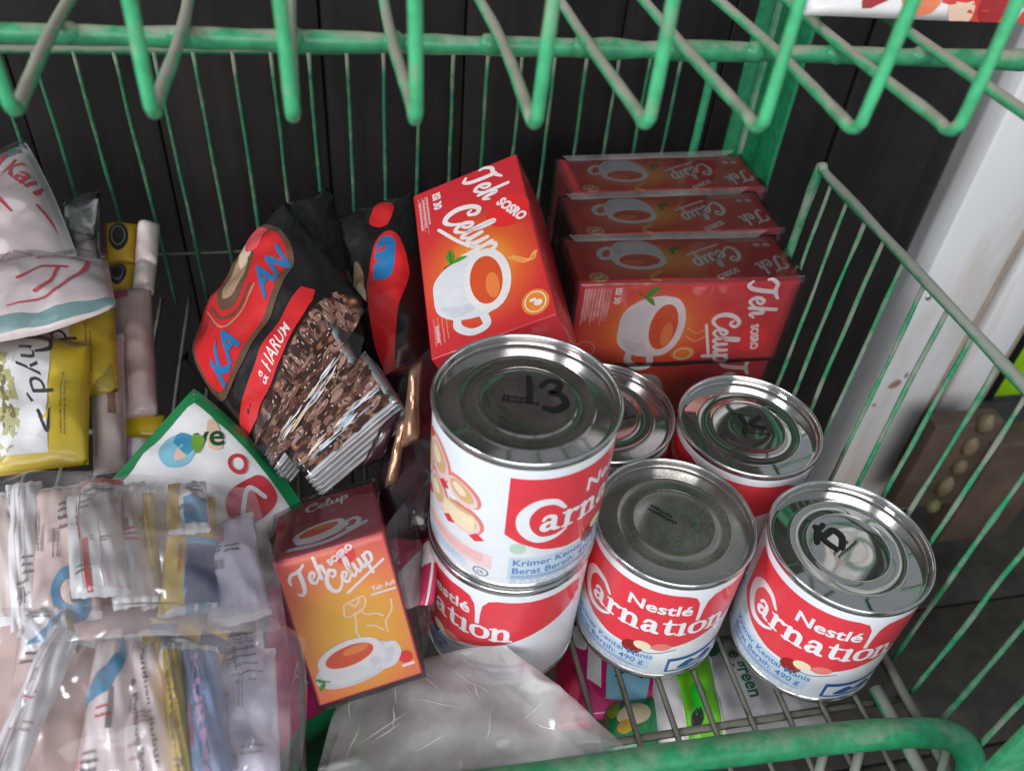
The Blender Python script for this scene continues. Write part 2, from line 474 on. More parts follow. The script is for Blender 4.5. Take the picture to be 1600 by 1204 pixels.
class Art:
    LAYER = 0.00007
    def __init__(self):
        self.v, self.f, self.m, self.mats, self.k = [], [], [], [], 0
        self.xf = None
    def _mi(self, mat):
        if mat not in self.mats: self.mats.append(mat)
        return self.mats.index(mat)
    def _pt(self, x, y):
        if self.xf:
            ox, oy, c, s, sc = self.xf
            return ox + (x * c - y * s) * sc, oy + (x * s + y * c) * sc
        return x, y
    def frame(self, ox=0, oy=0, rot=0, sc=1):
        a = math.radians(rot)
        self.xf = (ox, oy, math.cos(a), math.sin(a), sc)
        return self
    def _add(self, pts, faces, mat, layer):
        b = len(self.v)
        self.k += 1
        h = self.LAYER * layer + 2e-6 * (self.k % 20)
        for x, y in pts:
            X, Y = self._pt(x, y)
            self.v.append((X, Y, h))
        mi = self._mi(mat)
        for f in faces:
            f = [b + i for i in f]
            ar = sum(self.v[f[i]][0] * self.v[f[(i + 1) % len(f)]][1] - self.v[f[(i + 1) % len(f)]][0] * self.v[f[i]][1] for i in range(len(f)))
            if abs(ar) < 1e-14: continue
            self.f.append(tuple(f if ar > 0 else f[::-1])); self.m.append(mi)
    def poly(self, pts, mat, layer=1):
        pts = [tuple(p[:2]) for p in pts]
        tris = tessellate_polygon([[Vector((x, y, 0)) for x, y in pts]])
        self._add(pts, tris, mat, layer)
    def blob(self, pts, mat, layer=1, n=6):
        self.poly(spline(pts, n, closed=True), mat, layer)
    def rect(self, x0, y0, x1, y1, mat, layer=1):
        self.poly([(x0, y0), (x1, y0), (x1, y1), (x0, y1)], mat, layer)
    def ellipse(self, cx, cy, rx, ry, mat, layer=1, rot=0, n=28):
        a = math.radians(rot); c, s = math.cos(a), math.sin(a)
        self.poly([(cx + rx * math.cos(t) * c - ry * math.sin(t) * s, cy + rx * math.cos(t) * s + ry * math.sin(t) * c)
                   for t in [2 * math.pi * i / n for i in range(n)]], mat, layer)
    def ring(self, cx, cy, rx, ry, w, mat, layer=1, rot=0, a0=0, a1=360, n=32):
        self.stroke([(cx + rx * math.cos(math.radians(a0 + (a1 - a0) * i / n)), cy + ry * math.sin(math.radians(a0 + (a1 - a0) * i / n)))
                     for i in range(n + 1)], w, mat, layer, n=1)
    def stroke(self, pts, w, mat, layer=1, n=6, caps=True):
        """ribbon along points; a point may carry its own width"""
        pts = [(p[0], p[1], (p[2] if len(p) > 2 else w)) for p in pts]
        P = spline(pts, n) if n > 1 else pts
        L, R = [], []
        for i, (x, y, ww) in enumerate(P):
            a, b = P[max(i - 1, 0)], P[min(i + 1, len(P) - 1)]
            dx, dy = b[0] - a[0], b[1] - a[1]
            d = math.hypot(dx, dy) or 1
            nx, ny = -dy / d * ww / 2, dx / d * ww / 2
            L.append((x + nx, y + ny)); R.append((x - nx, y - ny))
        pts2 = L + R
        k = len(P)
        self._add(pts2, [(i, k + i, k + i + 1, i + 1) for i in range(k - 1)], mat, layer)
        if caps:
            for e in (0, -1):
                x, y, ww = P[e]
                self._add([(x + ww / 2 * math.cos(t), y + ww / 2 * math.sin(t)) for t in [math.pi * 2 * i / 10 for i in range(10)]],
                          [tuple(range(10))], mat, layer)
    def text(self, s, x, y, size, mat, layer=1, rot=0, bold=0.0, shear=0.0, sx=1.0):
        vs_, fs = text_shape(s, bold, shear)
        a = math.radians(rot); c, sn = math.cos(a), math.sin(a)
        self._add([(x + (px * sx * c - py * sn) * size, y + (px * sx * sn + py * c) * size) for px, py in vs_], fs, mat, layer)
    def glyphs(self, strokes, x, y, size, mat, layer=1, rot=0, w=0.22, n=5):
        a = math.radians(rot); c, sn = math.cos(a), math.sin(a)
        for st in strokes:
            self.stroke([(x + (p[0] * c - p[1] * sn) * size, y + (p[0] * sn + p[1] * c) * size, (p[2] if len(p) > 2 else w) * size) for p in st],
                        w * size, mat, layer, n=n)
    def build(self, name, surf, parent=None, cut=None, cuty=None, smooth=True):
        bm = bmesh.new()
        vs_ = [bm.verts.new(v) for v in self.v]
        for f, mi in zip(self.f, self.m):
            try:
                q = bm.faces.new([vs_[i] for i in f]); q.material_index = mi; q.smooth = smooth
            except ValueError: pass
        for ax, step in ((0, cut), (1, cuty)):
            if not step: continue
            lo = min(v[ax] for v in self.v); hi = max(v[ax] for v in self.v)
            t = math.floor(lo / step) * step + step
            while t < hi:
                no = (1, 0, 0) if ax == 0 else (0, 1, 0)
                co = (t, 0, 0) if ax == 0 else (0, t, 0)
                bmesh.ops.bisect_plane(bm, geom=bm.verts[:] + bm.edges[:] + bm.faces[:], plane_co=co, plane_no=no, dist=1e-7)
                t += step
        for v in bm.verts: v.co = surf(v.co.x, v.co.y, v.co.z)
        me = bpy.data.meshes.new(name)
        bm.to_mesh(me); bm.free()
        for m in self.mats: me.materials.append(m)
        return link_mesh(name, me, parent)

def plane_surf(o, ex, ey):
    o, ex, ey = Vector(o), Vector(ex), Vector(ey)
    n = ex.cross(ey).normalized()
    return lambda x, y, h: o + ex * x + ey * y + n * (h + 0.00004)
def cyl_surf(R):
    return lambda x, y, h: Vector(((R + h) * math.cos(x / R), (R + h) * math.sin(x / R), y))

def sq(a, b): return (a, b)
# brush script letters, x-height 1
SCRIPT = {
 'T': (1.1, [[(-.35, 1.25, .2), (-.3, 1.6, .26), (.1, 1.9, .3), (.7, 1.75, .32), (1.35, 1.95, .2)], [(.75, 1.8, .34), (.6, 1.0, .36), (.35, .2, .34), (0, -.1, .26), (-.3, .2, .2)]]),
 'C': (1.35, [[(1.05, 1.25, .22), (1.25, 1.6, .3), (.9, 1.9, .3), (.35, 1.6, .36), (.05, .95, .4), (.15, .3, .38), (.55, -.02, .3), (1.05, .2, .22), (1.3, .55, .14)], [(1.05, 1.25, .2), (.8, 1.3, .2), (.75, 1.5, .16)]]),
 'e': (.85, [[(.1, .42, .14), (.5, .58, .2), (.6, .85, .24), (.38, 1.0, .26), (.1, .7, .3), (.08, .3, .3), (.32, .02, .26), (.65, .18, .18), (.9, .45, .12)]]),
 'h': (1.0, [[(.05, 0, .3), (.2, .9, .3), (.38, 1.9, .28)], [(.12, .45, .18), (.38, .9, .26), (.6, .9, .3), (.55, .4, .3), (.62, .05, .28), (.95, .3, .14)]]),
 'l': (.6, [[(.0, .3, .14), (.32, 1.2, .26), (.42, 1.85, .28), (.22, 1.8, .24), (.1, .9, .3), (.12, .15, .3), (.32, .02, .24), (.6, .35, .14)]]),
 'u': (1.05, [[(.08, .95, .3), (.06, .4, .32), (.2, .02, .28), (.5, .25, .2), (.68, .95, .28)], [(.68, .95, .3), (.66, .3, .3), (.78, .02, .26), (1.05, .35, .14)]]),
 'p': (1.05, [[(.12, .95, .3), (.1, .2, .3), (.02, -.85, .3)], [(.12, .55, .18), (.4, .98, .26), (.72, .75, .3), (.62, .2, .28), (.3, .02, .22), (.12, .25, .16)]]),
}
def script(art, s, x, y, size, mat, layer=3, rot=0, shear=0.18):
    cx = 0
    for ch in s:
        adv, st = SCRIPT[ch]
        art.glyphs([[(p[0] + cx + p[1] * shear, p[1], p[2]) for p in g] for g in st], x, y, size, mat, layer, rot)
        cx += adv
    return cx * size
# heavy serif letters, x-height 1
SERIF = {
 'a': (1.02, [[(.14, .72, .16), (.3, .95, .2), (.58, .85, .26), (.62, .5, .28), (.62, .12, .28), (.85, .02, .18)], [(.62, .56, .12), (.28, .48, .24), (.14, .25, .28), (.28, .05, .24), (.6, .2, .12)]]),
 'r': (.82, [[(.22, .0, .28), (.22, .95, .28)], [(.02, .0, .14), (.48, .0, .14)], [(.0, .93, .14), (.22, .93, .14)], [(.24, .55, .14), (.44, .9, .2), (.66, .86, .28)]]),
 'n': (1.12, [[(.22, .0, .28), (.22, .95, .28)], [(.02, .0, .14), (.44, .0, .14)], [(.0, .93, .14), (.22, .93, .14)], [(.24, .6, .14), (.5, .93, .22), (.76, .75, .28), (.78, .05, .28)], [(.58, .0, .14), (1.02, .0, .14)]]),
 't': (.72, [[(.28, 1.3, .1), (.28, .9, .26), (.28, .25, .28), (.4, .05, .22), (.66, .14, .12)], [(.02, .93, .14), (.62, .93, .14)]]),
 'i': (.56, [[(.25, .0, .28), (.25, .95, .28)], [(.02, .0, .14), (.48, .0, .14)], [(.04, .93, .14), (.24, .93, .14)]]),
 'o': (1.02, [[(.48, .96, .16), (.18, .8, .24), (.12, .48, .3), (.2, .14, .24), (.48, .0, .16), (.78, .16, .24), (.86, .5, .3), (.78, .82, .24), (.48, .96, .16)]]),
}
def serif(art, s, x, y, size, mat, layer=4, rot=0, sx=1.0):
    cx = 0
    for ch in s:
        adv, st = SERIF[ch]
        art.glyphs([[((p[0] + cx) * sx, p[1], p[2]) for p in g] for g in st], x, y, size, mat, layer, rot, n=4)
        cx += adv
    return cx * size * sx

# ------------------------------------------------------------------ soft packs
def smooth_edge(t, k=2.2):
    return max(0.0, 1 - abs(2 * t - 1) ** k)
class Pillow:
    """flat pouch: front and back skins over a four-cornered patch, swollen in the middle, creased"""
    def __init__(self, bl, br, tr, tl, thick=0.008, nu=22, nv=22, wr=0.0012, seed=0, bow=(0, 0, 0, 0), k=2.4, freq=60, back=0.6, crease=None, flap=0.06):
        self.c = [Vector(p) for p in (bl, br, tr, tl)]
        self.nu, self.nv = nu, nv
        n = ((self.c[1] - self.c[0]).cross(self.c[3] - self.c[0]) + (self.c[3] - self.c[2]).cross(self.c[1] - self.c[2]))
        n = n.normalized() if n.length > 0 else Vector((0, 0, 1))
        if n.dot(CAM - sum(self.c, Vector()) / 4) < 0: n = -n
        self.n = n
        self.front, self.back = [], []
        ss = Vector((seed * 3.1, seed * 1.7, seed * 0.9))
        for j in range(nv + 1):
            for i in range(nu + 1):
                u, v = i / nu, j / nv
                p = self._flat(u, v, bow)
                e = min(1.0, min(u, 1 - u) / flap) * min(1.0, min(v, 1 - v) / flap) if flap else 1.0
                swell = (smooth_edge(u, k) * smooth_edge(v, k)) ** 0.7
                w = noise.noise(p * freq + ss) * 1.0 + noise.noise(p * freq * 2.3 + ss) * 0.5 + (1 - abs(noise.noise(p * freq * 0.9 - ss)) * 2.4) * 0.5
                d = w * wr * (0.35 + 0.65 * e)
                if crease: d += crease(u, v)
                self.front.append(p + n * (thick * swell + d))
                self.back.append(p - n * (thick * back * swell) + n * d * (0.0 if 0 < i < nu and 0 < j < nv else 1.0))
    def _flat(self, u, v, bow):
        a, b, c, d = self.c
        p = (a * (1 - u) + b * u) * (1 - v) + (d * (1 - u) + c * u) * v
        # bow: outward bulge of the bottom, right, top, left edge as a share of the opposite size
        s = 4 * u * (1 - u); t = 4 * v * (1 - v)
        up = (d - a); rt = (b - a)
        p = p - up * bow[0] * s * (1 - v) + rt * bow[1] * t * u + up * bow[2] * s * v - rt * bow[3] * t * (1 - u)
        return p
    def pos(self, u, v):
        u = min(max(u, 0), 1) * self.nu; v = min(max(v, 0), 1) * self.nv
        i, j = min(int(u), self.nu - 1), min(int(v), self.nv - 1)
        a, b = u - i, v - j
        g = lambda ii, jj: self.front[jj * (self.nu + 1) + ii]
        return (g(i, j) * (1 - a) + g(i + 1, j) * a) * (1 - b) + (g(i, j + 1) * (1 - a) + g(i + 1, j + 1) * a) * b
    def surf(self, W=1.0, H=1.0, lift=0.0003):
        def s(x, y, h):
            u, v = x / W, y / H
            p = self.pos(u, v)
            e = 0.01
            n = (self.pos(u + e, v) - self.pos(u - e, v)).cross(self.pos(u, v + e) - self.pos(u, v - e))
            n = n.normalized() if n.length > 0 else self.n
            if n.dot(self.n) < 0: n = -n
            return p + n * (h + lift)
        return s
    def build(self, name, mat, parent=None, mats=None, pick=None, closed=True):
        nu, nv = self.nu, self.nv
        verts = list(self.front)
        idx = lambda i, j: j * (nu + 1) + i
        faces, fm = [], []
        flip = (self.c[1] - self.c[0]).cross(self.c[3] - self.c[0]).dot(self.n) < 0
        for j in range(nv):
            for i in range(nu):
                q = (idx(i, j), idx(i + 1, j), idx(i + 1, j + 1), idx(i, j + 1))
                faces.append(q[::-1] if flip else q)
                fm.append(pick((i + .5) / nu, (j + .5) / nv) if pick else 0)
        if closed:
            bi = {}
            for j in range(nv + 1):
                for i in range(nu + 1):
                    if 0 < i < nu and 0 < j < nv:
                        bi[(i, j)] = len(verts); verts.append(self.back[idx(i, j)])
                    else: bi[(i, j)] = idx(i, j)
            for j in range(nv):
                for i in range(nu):
                    q = (bi[(i, j)], bi[(i, j + 1)], bi[(i + 1, j + 1)], bi[(i + 1, j)])
                    faces.append(q[::-1] if flip else q); fm.append(fm[j * nu + i])
        uv = [(i / nu, j / nv) for j in range(nv + 1) for i in range(nu + 1)] + [(0, 0)] * (len(verts) - (nu + 1) * (nv + 1))
        return mesh(name, verts, faces, mats or mat, parent, fmat=fm, uvs=uv)
def quad(d, *c):
    """four corners bl, br, tr, tl given as photo pixel (and depth of their own)"""
    return [at(p[0], p[1], d=(p[2] if len(p) > 2 else d)) for p in c]

def scribble(A, x, y, w, h, rows, mat, seed, layer=2, rot=0, sw=0.012):
    """small unreadable print: rows of short marks"""
    rnd = random.Random(seed)
    a = math.radians(rot); c, s = math.cos(a), math.sin(a)
    for r in range(rows):
        xx = 0
        yy = h * (1 - (r + .5) / rows)
        while xx < w * rnd.uniform(.8, 1.0):
            l = rnd.uniform(.02, .07) * w
            q = [(xx, yy), (xx + l * .5, yy + h / rows * rnd.uniform(.1, .35)), (xx + l, yy)]
            A.stroke([(x + px * c - py * s, y + px * s + py * c) for px, py in q], sw, mat, layer, n=1, caps=False)
            xx += l * 1.5


# ================================================================== the setting
YW = 0.60
wall = empty('wall', (0, YW, 0)); tag(wall, kind='structure')
random.seed(4)
x = -0.75
while x < 0.53:
    w = random.choice((0.085, 0.10, 0.115, 0.125))
    x1 = min(x + w, 0.535)
    dy = random.uniform(-0.004, 0.004)
    bevel_box('plank', x + 0.0005, x1 - 0.0005, dy * .4, dy * .4 + 0.02, -0.5, 1.2, M_WALL, wall, bev=0.0012)
    x = x1
v, f = box_data(-0.8, 0.54, 0.026, 0.03, -0.5, 1.2)
mesh('backing_board', v, f, M_WALL, wall, smooth=False)

ground = empty('ground', (0, 0, -0.43)); tag(ground, kind='structure')
for i, y0 in enumerate([-0.35 + 0.16 * k for k in range(14)]):
    bevel_box('plank', -1.2, 2.2, y0 + 0.0015, y0 + 0.1585, -0.02 + 0.002 * math.sin(i * 2.3), 0.002 * math.sin(i * 2.3), M_GROUND, ground, bev=0.002)

# white door post at the right: boards side by side, the middle one set back
post = empty('door_post', (0.56, YW, -0.43)); tag(post, 'white painted wooden door post with stained boards beside the dark wall', 'post')
bevel_box('board', 0.0, 0.082, -0.012, 0.03, -0.0, 1.5, M_WHITEWOOD, post, bev=0.003)
bevel_box('board', 0.083, 0.102, 0.001, 0.03, -0.0, 1.5, M_BEIGEWOOD, post, bev=0.001)
bevel_box('board', 0.103, 0.152, -0.009, 0.03, 0.0, 1.5, M_WHITEWOOD, post, bev=0.003)
bevel_box('edge_strip', 0.153, 0.172, 0.004, 0.03, 0.12, 1.5, M_BEIGEWOOD, post, bev=0.001)

sp = at(1397, 600, y=YW - 0.0125) - post.location
A = Art()
A.blob([(-.006, -.004), (0, .006), (.008, .004), (.006, -.003), (0, -.006)], plain('brown_stain', (0.30, 0.20, 0.16, 1), 0.7, vary=.4, scale=90), 1)
A.ellipse(0.010, 0.012, .002, .004, MATS['brown_stain'], 1); A.ellipse(-0.012, -0.03, .003, .002, MATS['brown_stain'], 1)
A.build('stain', plane_surf(sp, (1, 0, 0), (0, 0, 1)), post)
for zz in (0.05, 0.35, 0.75): blob3('screw_head', (0.012, -0.0125, zz), (0.0035, 0.0012, 0.0035), M_RIM if 'M_RIM' in globals() else M_WHITEWOOD, post)
# lime and black panel standing further back, beyond the post
M_LIME = plain('lime_green_plastic', srgb(150, 205, 30), 0.35, vary=0.2, scale=12)
M_BLACKPL = plain('black_plastic', (0.006, 0.006, 0.006, 1), 0.4)
pn = empty('plastic_panel', (0.735, YW + 0.03, -0.28)); tag(pn, 'lime green plastic panel with a black band standing beyond the white post', 'panel')
bevel_box('panel', 0.0, 0.3, 0.006, 0.012, 0, 0.3, M_LIME, pn)
bevel_box('band', 0.014, 0.042, 0.0, 0.0055, 0, 0.3, M_BLACKPL, pn)
# brown ledge with a row of pale knobs between post and floor
M_BROWN = plain('rough_brown_board', (0.085, 0.055, 0.04, 1), 0.7, vary=0.4, scale=14, bump=0.4)
M_TAN = plain('tan_knob', (0.17, 0.13, 0.075, 1), 0.6, vary=0.35, scale=40)
M_OLIVEK = plain('olive_knob', (0.13, 0.14, 0.045, 1), 0.6, vary=0.35, scale=40)
ld = empty('wooden_ledge', at(1500, 745, y=0.56)); tag(ld, 'rough brown board with a row of tan knobs at the foot of the white post', 'board')
p0, p1 = at(1545, 668, y=0.52), at(1462, 795, y=0.52)
e_ = (p1 - p0)
for k in range(5):
    c = p0 + e_ * (k / 4) - ld.location
    blob3('knob', c + Vector((0.002 * math.sin(k * 4.0), 0.006, 0)), (0.0085, 0.008, 0.013 + 0.003 * math.sin(k * 2.7)), M_TAN if k < 4 else M_OLIVEK, ld, seed=k * 3.3)
c0 = (p0 + p1) / 2 - ld.location
bevel_box('board', c0.x - 0.055, c0.x + 0.028, c0.y + 0.008, c0.y + 0.03, c0.z - 0.07, c0.z + 0.065, M_BROWN, ld, bev=0.002)
bevel_box('batten', c0.x + 0.028, c0.x + 0.12, c0.y - 0.004, c0.y + 0.03, c0.z - 0.13, c0.z + 0.04, M_BROWN, ld, bev=0.003)

# ================================================================== the rack
rack = empty('display_rack', (0, 0, 0))
tag(rack, 'green painted wire basket rack with dusty bars holding all the groceries', 'rack')
YB = 0.54
M_BACKW = mat_paint('green_back_wire_shaded', (0.022, 0.13, 0.062), amount=0.8, thr=0.50, dust=(0.20, 0.19, 0.15), rough=0.5)  # rack green darkened for the back wires, shade put into the colour
ZR = 0.18
XS = 0.268
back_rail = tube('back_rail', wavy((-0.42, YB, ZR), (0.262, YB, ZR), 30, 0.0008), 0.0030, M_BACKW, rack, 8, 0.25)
x0 = at(540, 83, y=YB).x
k = -20
while True:
    xx = x0 + k * 0.02225
    k += 1
    if xx > 0.255: break
    if xx < -0.42: continue
    j = 0.0012 * math.sin(k * 12.9)
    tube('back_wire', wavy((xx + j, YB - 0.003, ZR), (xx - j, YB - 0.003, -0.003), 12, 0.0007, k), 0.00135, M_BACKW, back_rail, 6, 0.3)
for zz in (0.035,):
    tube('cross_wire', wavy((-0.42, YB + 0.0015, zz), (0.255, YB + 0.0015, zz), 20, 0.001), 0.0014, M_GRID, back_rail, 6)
# rounded end of the back panel
tube('back_end_wire', spline([(0.250, YB, ZR), (0.258, YB, ZR - 0.002), (0.262, YB, ZR - 0.012), (0.262, YB, 0.09), (0.262, YB, -0.004)], 4), 0.0033, M_RACK, back_rail, 8)
# back corner post: folded steel angle
px0, px1 = at(1136, 200, y=YB + 0.012).x, at(1196, 200, y=YB + 0.012).x
M_POST = mat_paint('green_post_shaded', (0.016, 0.20, 0.085), amount=0.6, thr=0.60, dust=(0.22, 0.20, 0.16))  # darker copy of the rack green, the post's shade is in the colour
cp = bevel_box('corner_post', px0, px1, YB + 0.010, YB + 0.013, -0.43, 0.8, M_POST, rack, bev=0.0008)
bevel_box('post_flange', px1 - 0.003, px1, YB - 0.016, YB + 0.0098, -0.43, 0.8, M_POST, cp, bev=0.0008)
bevel_box('post_rib', px0 + 0.011, px0 + 0.014, YB + 0.004, YB + 0.0098, -0.43, 0.8, M_WIRE, cp, bev=0.0006)

# side panel on the right
ZS = 0.1725
side_rail = tube('side_rail', spline([(XS, 0.392, 0.0), (XS, 0.392, 0.09), (XS, 0.391, ZS - 0.006), (XS, 0.386, ZS), (XS, 0.375, ZS), (XS, 0.25, ZS), (XS, 0.05, ZS)], 6), 0.0027, M_WIRE, rack, 8, 0.35)
ys = 0.379
k = 0
while ys > 0.07:
    tube('side_wire', wavy((XS + 0.002, ys, ZS), (XS + 0.002, ys + 0.0008 * math.sin(k * 7), -0.002), 12, 0.0008, k + 50), 0.0012, M_WIRE, side_rail, 6, 0.35)
    ys -= 0.0192
    k += 1

# floor grid
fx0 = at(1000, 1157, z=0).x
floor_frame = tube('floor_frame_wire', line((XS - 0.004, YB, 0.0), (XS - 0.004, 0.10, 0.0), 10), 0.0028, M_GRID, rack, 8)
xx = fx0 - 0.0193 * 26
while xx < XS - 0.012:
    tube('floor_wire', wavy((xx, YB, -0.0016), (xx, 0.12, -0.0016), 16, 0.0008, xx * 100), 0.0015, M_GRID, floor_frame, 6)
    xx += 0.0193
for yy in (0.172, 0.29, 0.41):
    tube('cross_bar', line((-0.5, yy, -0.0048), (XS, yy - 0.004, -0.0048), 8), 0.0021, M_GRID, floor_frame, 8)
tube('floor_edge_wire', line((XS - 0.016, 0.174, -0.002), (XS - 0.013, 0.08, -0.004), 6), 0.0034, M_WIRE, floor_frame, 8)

# thick front rail that bends round at the right end
zf = 0.03
fr = [at(-260, 1290, z=zf), at(300, 1266, z=zf), at(700, 1234, z=zf), at(1100, 1177, z=zf), at(1330, 1150, z=zf), at(1440, 1144, z=zf)]
b0 = fr[-1]
fr += [b0 + Vector((0.016, -0.0035, -0.003)), b0 + Vector((0.0235, -0.0105, -0.011)), b0 + Vector((0.0215, -0.019, -0.022)), b0 + Vector((0.012, -0.026, -0.032)), b0 + Vector((-0.01, -0.034, -0.045))]
tube('front_rail', spline(fr, 8), 0.0067, M_RAIL, rack, 14, 0.05)
# slanting wires of the front lip under the rail
for i, px in enumerate((1290, 1345, 1480)):
    a = at(px, 1165, z=0.022); tube('lip_wire', line(a, a + Vector((-0.035, -0.05, -0.03)), 4), 0.0022, M_WIRE, rack, 6)
# near corner post, bright green steel
q = at(1606, 1150, d=0.30)
bevel_box('front_post', q.x, q.x + 0.03, q.y, q.y + 0.004, -0.43, q.z + 0.012, M_RACK, rack, bev=0.0008)

# upper basket: its front wires drop, bend and run back as its floor
ZU = 0.2775
vs_px = [(-205, 174), (20, 178), (240, 183), (458, 188), (650, 193), (838, 199), (1012, 199), (1188, 205), (1340, 207), (1492, 210), (1655, 214)]
ra, rb = at(-260, 44, z=0.2719), at(1900, 102, z=0.2719)
upper_rail = tube('upper_cross_rail', wavy(ra, rb, 40, 0.0006), 0.0034, M_RACK, rack, 12, 0.3)
M_UP = mat_paint('green_basket_wire_lit', (0.07, 0.45, 0.20), dust=(0.36, 0.31, 0.26), amount=0.92, thr=0.53)  # paler copy of the rack green, light on the front wires painted in
for k, (px, py) in enumerate(vs_px):
    b = at(px, py, z=ZU)
    lean = 0.004 * math.sin(k * 4.1)
    pts = [b + Vector((lean, -0.004, 0.14)), b + Vector((lean * .3, -0.002, 0.05)), b + Vector((0, -0.0006, 0.009)), b + Vector((0, 0.0008, 0.002)), b + Vector((0, 0.0048, -0.0004)),
           b + Vector((0, 0.014, 0.0)), b + Vector((lean * .5, 0.07, 0.0)), b + Vector((0, 0.16, 0.0)), b + Vector((0, 0.32, 0.0))]
    w = tube('basket_wire', spline(pts, 6), 0.00205, M_UP, upper_rail, 10, 0.12)
    # weld where the wire crosses the rail
    t = (ra.y - b.y)
    cpt = Vector((b.x, ra.y + (rb.y - ra.y) * (b.x - ra.x) / (rb.x - ra.x), 0.2735))
    blob3('weld', cpt + Vector((0.0, -0.001, -0.0008)), (0.0052, 0.0042, 0.0038), M_RACK, w, 10, 7, k)
tube('upper_top_rail', line((-0.4, 0.228, 0.405), (0.5, 0.238, 0.405), 6), 0.004, M_RACK, rack, 8)

# ================================================================== cans
R, H = 0.0385, 0.0794
I_RED = ink('can_red', 226, 62, 74, coat=0.5)
I_WHITE = ink('white', 236, 238, 242)
I_BLUE = ink('blue', 70, 120, 180)
I_PALEBLUE = ink('paleblue', 196, 214, 232)
I_DEEPBLUE = ink('deepblue', 45, 95, 165)
I_TAN = ink('tan', 214, 178, 130)
I_CREAM = ink('cream', 240, 222, 188)
I_PINK = ink('palepink', 236, 205, 206)
I_SALMON = ink('salmon', 226, 130, 118)
I_DKRED = ink('darkred', 150, 40, 38)
I_PALEGREEN = ink('palegreen', 190, 214, 190)
I_GREY = ink('grey', 120, 122, 128)
I_BLACK = ink('black', 22, 20, 20)
I_MARKER = plain('marker_ink', (0.006, 0.006, 0.007, 1), 0.5, vary=0.1)
M_CANWHITE = plain('can_white_paper', srgb(232, 236, 242), 0.32, coat=0.45, vary=0.03, scale=120)

